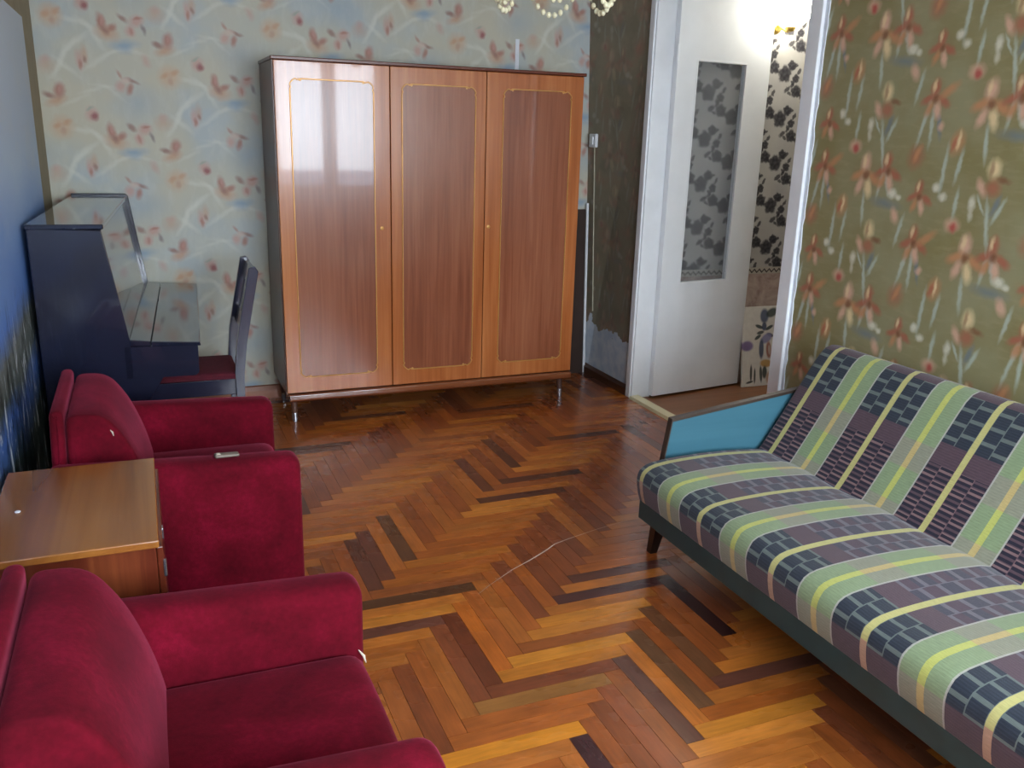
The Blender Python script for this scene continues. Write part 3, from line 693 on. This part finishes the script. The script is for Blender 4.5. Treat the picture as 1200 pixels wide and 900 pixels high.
# ------------------------------------------------------------------ sofa bed
def fabric():
    t = NT('striped_woven_fabric'); uv = t.xyz(t.coord('UV')); u, v = uv[0], uv[1]
    T = 0.372
    ph = t.M('FRACT', t.M('DIVIDE', t.M('SUBTRACT', u, 2.205), T))        # 0: thin yellow line, 0.5: middle of the green band
    dg = t.M('ABSOLUTE', t.M('SUBTRACT', ph, 0.5))                        # distance from the green band's middle
    ds = t.M('SUBTRACT', 0.5, dg)                                         # distance from the thin yellow line
    # columns in the dark band: two on each side of the yellow line, rows staggered
    cw = 0.143
    colf = t.M('DIVIDE', t.M('SUBTRACT', ds, 0.03), cw); ci = t.M('FLOOR', colf); cf = t.M('FRACT', colf)
    sep = t.M('LESS_THAN', t.M('ABSOLUTE', t.M('SUBTRACT', cf, 0.5)), 0.465)
    nz = t.noise(t.vec(t.M('MULTIPLY', u, 40.0), t.M('MULTIPLY', v, 600.0)), 1.0, 2.0)
    def zone(a, b_): return t.M('MULTIPLY', t.M('GREATER_THAN', v, a), t.M('LESS_THAN', v, b_))
    purple, navy, bar, pink, slate = C(92,72,82), C(50,58,72), C(104,114,112), C(136,108,110), C(82,82,98)
    lines = t.M('GREATER_THAN', t.M('FRACT', t.M('MULTIPLY', v, 110.0)), 0.5)
    purp = t.mix(t.M('MULTIPLY', lines, 0.22), purple, C(56,44,58))
    def rows(period, duty, stag):
        r = t.M('FRACT', t.M('ADD', t.M('DIVIDE', v, period), t.M('MULTIPLY', ci, stag)))
        return t.M('MULTIPLY', t.M('LESS_THAN', r, duty), sep)
    chk = rows(0.054, 0.76, 0.42)
    c_check = t.mix(chk, bar, t.mix(t.M('MULTIPLY', lines, 0.35), navy, C(30,34,44)))
    c_dash = t.mix(rows(0.0185, 0.55, 0.5), t.mix(t.M('LESS_THAN', t.M('FRACT', t.M('ADD', t.M('DIVIDE', v, 0.055), t.M('MULTIPLY', ci, 0.5))), 0.4), purple, pink), C(40,38,54))
    c_slate = t.mix(rows(0.066, 0.74, 0.5), C(112,106,118), t.mix(t.M('LESS_THAN', t.M('FRACT', t.M('ADD', t.M('DIVIDE', v, 0.132), t.M('MULTIPLY', ci, 0.5))), 0.5), C(70,68,84), C(84,66,80)))
    dark = t.mix(t.M('ADD', zone(0.10, 0.265), zone(1.03, 1.21), clamp=True), purp, c_check)
    dark = t.mix(zone(0.35, 0.735), dark, c_slate)
    dark = t.mix(zone(0.735, 0.955), dark, c_dash)
    gz = t.M('ADD', t.M('ADD', zone(0.10, 0.30), zone(0.42, 0.60)), t.M('ADD', zone(1.0, 1.25), zone(0.78, 0.90)), clamp=True)
    green = t.mix(gz, C(152,153,134), C(144,164,126))
    green = t.mix(t.M('MULTIPLY', lines, 0.18), green, C(110,118,100))
    yel = t.mix(gz, C(202,180,122), C(196,200,110))
    green = t.mix(t.M('LESS_THAN', dg, 0.030), green, yel)
    ing = t.M('LESS_THAN', dg, 0.184)
    col = t.mix(ing, dark, green)
    edge = t.M('LESS_THAN', t.M('ABSOLUTE', t.M('SUBTRACT', dg, 0.184)), 0.008)
    col = t.mix(t.M('MULTIPLY', edge, 0.8), col, C(190,186,180))
    ys = t.mix(t.M('LESS_THAN', v, 0.11), C(196,190,124), C(190,152,128))
    col = t.mix(t.M('LESS_THAN', ds, 0.030), col, ys)
    k = t.rng(nz, 0.3, 0.7, 0.70, 0.98)
    col = t.mix(1.0, col, t.node('ShaderNodeCombineColor', (k, k, k)).outputs[0], 'MULTIPLY')
    nb = t.bump(t.noise(t.vec(t.M('MULTIPLY', u, 260.0), t.M('MULTIPLY', v, 900.0)), 1.0, 2.0), 0.35, 0.002)
    return t.out(col, 0.9, spec=0.2, normal=nb, Sheen_Weight=0.15, Sheen_Roughness=0.5)
M['fabric'] = fabric()
M['teal'] = plain('dark_teal_paint', C(40,64,66), 0.38, 0.15, 14)
M['blue_panel'] = wood('blue_painted_board', C(44,88,108), C(54,101,120), C(70,118,134), 'X', 5, 0.45)
M['arm_wood'] = wood('dark_arm_trim', C(40,30,26), C(60,48,42), C(78,64,56), 'X', 20, 0.35)
SY0, SY1 = 0.72, 2.62
sf = thing('sofa_bed', 'striped purple and green sofa bed under the iris wallpaper', 'sofa', (2.0, (SY0+SY1)/2, 0))
sox, soy = 2.0, (SY0+SY1)/2
def sofa_sweep(prof, v0, a, b_, r, bulge=None):
    bmx = bmesh.new(); sweep(bmx, prof, 'y', ends(a, b_, r, 5, 24), True, v0, bulge)
    bmesh.ops.translate(bmx, vec=(-sox, -soy, 0), verts=bmx.verts); return bmx
seat_prof = [(1.652, 0.262), (1.642, 0.285), (1.634, 0.31), (1.628, 0.34), (1.626, 0.362), (1.628, 0.380), (1.634, 0.396), (1.645, 0.410), (1.662, 0.420), (1.688, 0.427), (1.74, 0.433), (1.80, 0.436), (1.90, 0.438), (2.0, 0.436), (2.10, 0.430), (2.17, 0.424), (2.21, 0.414), (2.225, 0.395), (2.225, 0.262)]
wv = lambda q, t: (0.0, (0.004*math.sin(t*16.5)+0.003*math.sin(t*7.0+1.0)) if q.y > 0.40 else 0.0)
new_obj('seat_cushion', sofa_sweep(seat_prof, 0.0, SY0, SY1, 0.016, wv), M['fabric'], sf, smooth=70)
back_prof = [(2.203, 0.405), (2.222, 0.43), (2.262, 0.49), (2.308, 0.56), (2.352, 0.63), (2.394, 0.695), (2.430, 0.75), (2.455, 0.785), (2.480, 0.808), (2.510, 0.818), (2.545, 0.812), (2.57, 0.79), (2.575, 0.76), (2.53, 0.68), (2.38, 0.42), (2.35, 0.375), (2.23, 0.375)]
new_obj('back_cushion', sofa_sweep(back_prof, 0.725, SY0, SY1+0.036, 0.025), M['fabric'], sf, smooth=70)
def S3(x, y, z): return (x-sox, y-soy, z)
new_obj('front_rail', bx(S3(1.645, SY0, 0.205), S3(1.668, SY1-0.01, 0.278), 0.003), M['teal'], sf)
new_obj('bed_frame', bx(S3(1.668, SY0+0.01, 0.215), S3(2.40, SY1-0.012, 0.262), 0.003), M['teal'], sf)
new_obj('end_rail', bx(S3(1.70, SY1-0.012, 0.205), S3(2.36, SY1+0.040, 0.275), 0.003), M['teal'], sf)
new_obj('end_rail', bx(S3(1.645, SY0-0.014, 0.205), S3(2.40, SY0, 0.275), 0.003), M['teal'], sf)
def sofa_arm(y0, y1):
    poly = [(1.752, 0.270), (1.797, 0.566), (2.43, 0.640), (2.30, 0.33), (2.30, 0.270)]
    inn = [(1.756, 0.275), (1.802, 0.556), (2.41, 0.626), (2.295, 0.33), (2.295, 0.275)]
    ar = new_obj('arm', pr([(x-sox, z) for x, z in inn], 'y', y0-soy+0.006, y1-soy-0.006), M['blue_panel'], sf)
    for (p, q, w) in ((poly[0], poly[1], 0.006), (poly[1], poly[2], 0.012)):
        pv, qv = Vector(p), Vector(q); d = (qv-pv).normalized(); n = Vector((d.y, -d.x))*w
        quad = [pv, qv, qv+n, pv+n]
        new_obj('trim', pr([(a.x-sox, a.y) for a in quad], 'y', y0-soy-0.004, y1-soy+0.004, 0.002), M['arm_wood'], ar)
    return ar
sofa_arm(SY1+0.044, SY1+0.066); sofa_arm(SY0-0.04, SY0-0.02)
for lx in (1.74, 2.28):
    for ly, dy in ((SY1-0.02, 0.09), (SY0+0.08, -0.10)):
        dx = 0.035 if lx > 2 else 0.03
        b = bmesh.new(); A = [(lx-0.025, ly-0.022, 0.214), (lx+0.03, ly-0.022, 0.214), (lx+0.03, ly+0.022, 0.214), (lx-0.025, ly+0.022, 0.214)]
        Bq = [(lx+dx-0.014, ly+dy-0.015, 0.0), (lx+dx+0.016, ly+dy-0.015, 0.0), (lx+dx+0.016, ly+dy+0.015, 0.0), (lx+dx-0.014, ly+dy+0.015, 0.0)]
        va = [b.verts.new(S3(*q)) for q in A]; vb = [b.verts.new(S3(*q)) for q in Bq]
        b.faces.new(va); b.faces.new(vb[::-1])
        for i in range(4): b.faces.new((va[i], va[(i+1) % 4], vb[(i+1) % 4], vb[i]))
        M.setdefault('sofa_leg', plain('black_leg_wood', C(20,16,16), 0.4)); new_obj('leg', b, M['sofa_leg'], sf)
# stuffing showing at the seat's far front corner
b = bmesh.new(); tube(b, [S3(1.640, SY1-0.012, 0.365), S3(1.637, SY1-0.007, 0.350), S3(1.640, SY1-0.006, 0.332)], [0.004, 0.006, 0.003], 8); new_obj('stuffing', b, M['lining'], sf, smooth=True)

# ------------------------------------------------------------------ piano against the mural wall
M['piano'] = plain('dark_navy_lacquer', C(26,29,48), 0.22, 0.15, 3.0, Coat_Weight=0.6, Coat_Roughness=0.05)
M['piano_gloss'] = plain('glossy_piano_lacquer', C(30,34,50), 0.09, 0.1, 3.0, spec=0.5, Coat_Weight=0.5, Coat_Roughness=0.04)
PLEN = 1.43
pn = thing('upright_piano', 'dark navy upright piano with closed glossy lid against the left wall', 'piano', (-0.415, 3.75, 0), math.radians(-2.9))
side = [(0.0, 0.0), (0.325, 0.0), (0.325, 0.742), (0.258, 1.188), (0.0, 1.2)]
new_obj('side_panel', pr(side, 'y', 0.0, 0.03, 0.004), M['piano'], pn)
far_side = [(0.0, 0.0), (0.337, 0.0), (0.337, 0.742), (0.274, 1.212), (0.262, 1.224), (0.0, 1.224)]
new_obj('side_panel', pr(far_side, 'y', PLEN-0.008, PLEN+0.022, 0.004), M['piano'], pn)
new_obj('top_lid', bx((-0.004, -0.008, 1.193), (0.268, PLEN-0.008, 1.212), 0.004), M['piano_gloss'], pn)
new_obj('front_panel', pr([(0.300, 0.745), (0.323, 0.745), (0.257, 1.190), (0.235, 1.190)], 'y', 0.03, PLEN-0.03), M['piano_gloss'], pn)
new_obj('back_frame', bx((0.004, 0.03, 0.02), (0.05, PLEN-0.03, 1.19)), M['piano'], pn)
new_obj('lower_panel', bx((0.285, 0.03, 0.06), (0.305, PLEN-0.03, 0.59)), M['piano'], pn)
new_obj('keybed', pr(roundpoly([(0.30, 0.588), (0.565, 0.588), (0.578, 0.600), (0.580, 0.715), (0.30, 0.722)], [0, 0.02, 0.02, 0.01, 0], 4), 'y', 0.0, PLEN, 0.004), M['piano'], pn)
new_obj('key_lid', pr([(0.322, 0.724), (0.322, 0.752), (0.400, 0.742), (0.400, 0.722)], 'y', -0.004, PLEN+0.004, 0.003), M['piano_gloss'], pn)
new_obj('key_lid', pr([(0.403, 0.721), (0.403, 0.741), (0.588, 0.730), (0.592, 0.714)], 'y', -0.004, PLEN+0.004, 0.003), M['piano_gloss'], pn)
for y in (0.0, PLEN-0.05): new_obj('bracket', pr([(0.32, 0.59), (0.44, 0.59), (0.325, 0.40)], 'y', y+0.002, y+0.045, 0.003), M['piano'], pn)

# ------------------------------------------------------------------ chair drawn up to the piano
M['chair_wood'] = plain('dark_chair_lacquer', C(40,42,66), 0.25, 0.15, 8.0, Coat_Weight=0.5)
M['maroon'] = plain('maroon_seat_cloth', C(92,22,40), 0.9, 0.2, 30.0)
ch = thing('dining_chair', 'dark wooden chair with a maroon seat drawn up to the piano', 'chair', (0.18, 4.60, 0))
b = bmesh.new(); sweep(b, roundpoly([(-0.27, 0.365), (0.200, 0.365), (0.200, 0.400), (-0.27, 0.408)], [0.01, 0.01, 0.02, 0.02], 4), 'y', ends(-0.20, 0.20, 0.03, 4, 4)); new_obj('seat', b, M['maroon'], ch, smooth=60)
new_obj('apron', bx((-0.255, -0.185, 0.285), (0.19, 0.185, 0.366), 0.003), M['chair_wood'], ch)
for sy in (-1, 1):
    b = bmesh.new(); prism(b, [(0.185, 0.0), (0.215, 0.0), (0.225, 0.40), (0.245, 0.55), (0.318, 0.905), (0.302, 0.930), (0.272, 0.925), (0.196, 0.55), (0.180, 0.40)], 'y', sy*0.19-0.017, sy*0.19+0.017, 0.004); new_obj('stile', b, M['chair_wood'], ch)
    b = bmesh.new(); tube(b, [(-0.235, sy*0.17, 0.36), (-0.24, sy*0.175, 0.0)], [0.02, 0.013], 10); new_obj('leg', b, M['chair_wood'], ch, smooth=True)
for (p, q) in (((0.282, 0.83), (0.300, 0.915)), ((0.232, 0.60), (0.250, 0.68))):
    new_obj('back_rail', pr([(p[0]-0.008, p[1]), (p[0]+0.010, p[1]), (q[0]+0.010, q[1]), (q[0]-0.008, q[1])], 'y', -0.175, 0.175, 0.003), M['chair_wood'], ch)
for y in (-0.08, 0.0, 0.08): new_obj('slat', pr([(0.240, 0.675), (0.250, 0.675), (0.286, 0.835), (0.276, 0.835)], 'y', y-0.018, y+0.018, 0.002), M['chair_wood'], ch)

# ------------------------------------------------------------------ photo mural on the left wall (a flat print)
def mural():
    t = NT('landscape_print'); v = t.coord(); x = t.xyz(v)
    n = t.noise(t.mapping(v, sc=(1, 0.5, 1)), 2.2, 5.0, 0.6)
    sky = t.ramp(x[2], [(0.0, C(60,96,170)), (1.0, C(60,96,170))])
    z = t.M('ADD', x[2], t.M('MULTIPLY', t.M('SUBTRACT', n, 0.5), 0.35))
    col = t.ramp(t.rng(z, 0.2, 2.1), [(0.0, C(40,58,60)), (0.16, C(56,72,68)), (0.24, C(64,100,170)), (0.30, C(76,84,80)), (0.36, C(110,116,112)), (0.41, C(92,132,206)), (0.52, C(124,160,216)), (0.66, C(176,198,224)), (0.95, C(196,208,222))])
    d = t.noise(t.mapping(v, sc=(1, 1.6, 0.5)), 11.0, 5.0, 0.65, 0.8)
    low = t.rng(x[2], 1.05, 0.85)
    col = t.mix(t.M('MULTIPLY', low, t.rng(d, 0.56, 0.64)), col, C(204,212,222))
    col = t.mix(t.M('MULTIPLY', low, t.rng(d, 0.46, 0.38, 0.0, 0.9)), col, C(24,34,30))
    cl = t.noise(t.mapping(v, sc=(1, 0.5, 1.3)), 3.2, 5.0, 0.6)
    col = t.mix(t.M('MULTIPLY', t.rng(x[2], 1.0, 1.4), t.rng(cl, 0.5, 0.72, 0.0, 0.55)), col, C(196,204,212))
    return t.out(col, 0.45, spec=0.4)
M['mural'] = mural()
tag(new_obj('photo_mural', bx((XL+0.0005, 0.9, 0.25), (XL+0.004, 4.78, 2.035)), M['mural']), 'blue landscape photo mural pasted on the left wall', 'mural')

# ------------------------------------------------------------------ door leaf opened into the hall
dl = bpy.data.objects.new('door_1', None); COL.objects.link(dl); tag(dl, 'white painted door with a tall frosted pane, opened into the hall', 'door', kind='structure')
dl.location = (XR+WT-0.008, DY1-0.036, 0.0); dl.rotation_euler = (0, 0, math.radians(7.5))
DW, DH, DT = 0.73, 2.43, 0.038
gx0, gx1, gz0, gz1 = 0.145, 0.545, 0.72, 2.035
M['door_paint'] = plain('door_white_paint', C(240,243,246), 0.3, 0.04, 4.0)
new_obj('stile', bx((0.0, -DT/2, 0.015), (gx0, DT/2, DH)), M['door_paint'], dl)
new_obj('stile', bx((gx1, -DT/2, 0.015), (DW, DT/2, DH)), M['door_paint'], dl)
new_obj('rail', bx((gx0, -DT/2, gz1), (gx1, DT/2, DH)), M['door_paint'], dl)
new_obj('kick_panel', bx((gx0, -DT/2, 0.015), (gx1, DT/2, gz0)), M['door_paint'], dl)
t = NT('frosted_glass'); nb = t.bump(t.noise(t.coord(), 120.0, 2.0), 0.15, 0.002)
M['frost'] = t.out((0.92, 0.95, 0.98, 1), 0.2, normal=nb, Transmission_Weight=0.92, IOR=1.2, spec=0.5)
pnl = new_obj('glass_pane', bx((gx0-0.004, -0.003, gz0-0.004), (gx1+0.004, 0.003, gz1+0.004)), M['frost'], dl)
for sy in (-1, 1):
    y0 = sy*0.012
    for lo, hi in (((gx0, gz0), (gx0+0.012, gz1)), ((gx1-0.012, gz0), (gx1, gz1)), ((gx0+0.012, gz0), (gx1-0.012, gz0+0.012)), ((gx0+0.012, gz1-0.012), (gx1-0.012, gz1))):
        new_obj('glazing_bead', bx((lo[0], y0-0.008, lo[1]), (hi[0], y0+0.008, hi[1]), 0.002), M['door_paint'], pnl)
for hz in (0.19, 2.06):
    b = bmesh.new(); tube(b, [(-0.006, -DT/2-0.004, hz-0.045), (-0.006, -DT/2-0.004, hz+0.045)], 0.008, 10); new_obj('hinge', b, M['door_paint'], dl, smooth=True)

# ------------------------------------------------------------------ picture leaning in the hall
def painting():
    t = Paper('palm_picture_paint'); v = t.coord(); n = t.noise(v, 30.0, 2.0); q = t.vec(*[t.xyz(v)[0], t.xyz(v)[2]])
    t.col = t.mix(t.rng(n, 0.3, 0.7), C(232,230,222), C(242,240,232))
    G, B_, V, Y, K, P = C(52,70,66), C(70,86,120), C(138,116,176), C(196,150,70), C(48,52,48), C(200,160,130)
    for a in ((0.17,0.47,0.035,0.05,0,B_), (0.23,0.49,0.05,0.03,20,G), (0.13,0.40,0.035,0.012,-20,G), (0.14,0.36,0.03,0.012,10,G), (0.12,0.33,0.03,0.012,30,G), (0.21,0.39,0.035,0.012,25,G), (0.22,0.34,0.03,0.012,-20,G),
              (0.17,0.40,0.02,0.03,0,B_), (0.035,0.275,0.05,0.035,0,V), (0.19,0.32,0.05,0.03,30,C(150,150,196)), (0.15,0.25,0.02,0.07,0,B_), (0.21,0.24,0.022,0.06,5,C(176,110,90)), (0.215,0.24,0.010,0.035,5,C(214,200,190)),
              (0.19,0.15,0.05,0.028,-5,Y), (0.07,0.09,0.010,0.06,0,K), (0.10,0.07,0.008,0.055,0,K), (0.15,0.08,0.012,0.06,4,G), (0.18,0.09,0.02,0.045,0,G), (0.06,0.03,0.03,0.008,10,K), (0.23,0.05,0.04,0.05,0,P)):
        t.blob(q, a[0], a[1], a[2], a[3], a[4], a[5], 0.9, 0.25)
    return t.out(t.col, 0.6)
M['picture'] = painting()
o = tag(new_obj('painting', bx((0, 0, 0), (0.34, 0.016, 0.535), 0.001), M['picture']), 'white picture of dark palms leaning against the hall wall', 'painting')
o.location = (3.605, 4.555, 0.001); o.rotation_euler = (math.radians(-8), 0, math.radians(-1))

# ------------------------------------------------------------------ hall wall lamp (lit)
t = NT('lit_lamp_glass'); em = t.node('ShaderNodeEmission', {'Color': (1.0, 0.96, 0.84, 1), 'Strength': 12.0}); oo = t.n.new('ShaderNodeOutputMaterial'); t.l.new(em.outputs[0], oo.inputs[0]); M['lit'] = t.m
M['brass'] = plain('brass', C(190,160,80), 0.3, 0.08, metal=0.8)
sc_ = thing('wall_lamp', 'glowing wall lamp with a white glass shade in the hall', 'lamp', (3.665, HY1, 2.27))
b = bmesh.new(); lathe(b, [(0.0, -0.028), (0.035, -0.024), (0.05, -0.008), (0.05, 0.0)], (0, 0, 0), 20, 'y'); new_obj('wall_plate', b, M['brass'], sc_, smooth=True)
b = bmesh.new(); tube(b, [(0, -0.02, 0.0), (0, -0.07, -0.025), (0, -0.12, -0.045), (0, -0.14, -0.03)], 0.008, 8); new_obj('lamp_arm', b, M['brass'], sc_, smooth=True)
b = bmesh.new(); lathe(b, [(0.0, -0.05), (0.02, -0.045), (0.03, -0.03), (0.03, -0.02)], (0, -0.14, 0.0), 16); new_obj('lamp_cup', b, M['brass'], sc_, smooth=True)
b = bmesh.new(); lathe(b, [(0.028, -0.022), (0.075, -0.005), (0.112, 0.035), (0.125, 0.085), (0.115, 0.135), (0.108, 0.15), (0.100, 0.15), (0.08, 0.09), (0.0, 0.06)], (0, -0.14, 0.0), 28); new_obj('lamp_shade', b, M['lit'], sc_, smooth=True)

# ------------------------------------------------------------------ light switch and its cord
M['switch'] = plain('switch_plastic', C(220,222,226), 0.35, 0.03)
def wallx(y, z): return XR + (CB+(CT-CB)*(z+0.1)/(ZC+0.1)-XR)*(y-DY1)/(YF-DY1)
sw = thing('light_switch', 'small white light switch on the dark wall left of the door', 'switch', (wallx(5.165, 1.56)-0.001, 5.165, 1.56), math.radians(4.6))
new_obj('plate', bx((-0.022, -0.04, -0.042), (0.0, 0.04, 0.042), 0.006), M['switch'], sw); new_obj('rocker', bx((-0.030, -0.016, -0.026), (-0.021, 0.016, 0.026), 0.003), M['switch'], sw)
M['cord'] = plain('cream_cord', C(190,184,160), 0.5)
b = bmesh.new(); tube(b, [(wallx(y, z)-0.005, y, z) for y, z in ((5.162, 1.518), (5.156, 1.2), (5.147, 0.8), (5.137, 0.45))], 0.0038, 6)
tag(new_obj('cord', b, M['cord'], None, True), 'thin cream cord running down the wall below the light switch', 'cord')
# white strip standing in the corner, dark upright strip filling the wardrobe gap, tape on the far wall
b = pr([(2.744, 0.0), (2.760, 0.0), (2.724, 1.16), (2.708, 1.16)], 'y', YF-0.040, YF-0.026)
tag(new_obj('corner_strip', b, M['switch']), 'narrow white strip standing upright in the corner right of the wardrobe', 'strip')
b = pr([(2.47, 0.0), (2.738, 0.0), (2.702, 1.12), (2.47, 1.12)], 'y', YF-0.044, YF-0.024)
tag(new_obj('dark_strip', b, M['dark_void']), 'dark upright strip in the gap between wardrobe and corner', 'board')
tag(new_obj('paper_strip', bx((2.183, YF-0.004, 1.93), (2.207, YF, 2.143)), M['button']), 'short white paper strip on the far wall above the wardrobe', 'paper strip')

# ------------------------------------------------------------------ bead chandelier (only its lowest loops hang into the picture)
M['bead'] = plain('ivory_glass_bead', C(226,220,186), 0.15, 0.05)
cd = thing('chandelier', 'ivory bead chandelier whose lowest loops hang at the top edge', 'chandelier', (1.39, 3.0, 2.036))
zc = ZC-2.036
b = bmesh.new(); lathe(b, [(0.0, zc-0.05), (0.03, zc-0.045), (0.055, zc-0.01), (0.055, zc)], (0, 0, 0), 20); new_obj('ceiling_rose', b, M['brass'], cd, smooth=True)
b = bmesh.new(); tube(b, [(0, 0, zc-0.04), (0, 0, 0.16)], 0.007, 8); new_obj('rod', b, M['brass'], cd, smooth=True)
b = bmesh.new(); tube(b, [(0.235*math.cos(2*math.pi*k/32), 0.235*math.sin(2*math.pi*k/32), 0.16) for k in range(32)], 0.008, 8, closed=True); new_obj('ring', b, M['brass'], cd, smooth=True)
for k in range(3):
    a = math.pi*k/3; b = bmesh.new(); tube(b, [(0.235*math.cos(a), 0.235*math.sin(a), 0.16), (-0.235*math.cos(a), -0.235*math.sin(a), 0.16)], 0.006, 6); new_obj('spoke', b, M['brass'], cd, smooth=True)
bb = bmesh.new(); bmesh.ops.create_icosphere(bb, subdivisions=2, radius=0.0092, matrix=Matrix.Diagonal((1, 1, 1.25, 1)))
bead_me = None
NS, BPH = 6, 0.62
for k in range(NS):
    a0, a1 = 2*math.pi*(k+BPH)/NS, 2*math.pi*(k+1+BPH)/NS
    p, q = Vector((0.235*math.cos(a0), 0.235*math.sin(a0), 0.15)), Vector((0.235*math.cos(a1), 0.235*math.sin(a1), 0.15)); pts = []
    for i in range(12):
        t_ = i/11.0; c = p.lerp(q, t_); c.z -= 0.165*(1-(2*t_-1)**2)**0.85; pts.append(c)
    b = bmesh.new(); tube(b, pts, 0.0012, 5); st = new_obj('bead_strand', b, M['cord'], cd)
    for c in pts:
        if bead_me is None:
            o = new_obj('bead', bb, M['bead'], st, True, c); bead_me = o.data
        else:
            o = bpy.data.objects.new('bead', bead_me); COL.objects.link(o); o.parent = st; o.location = c
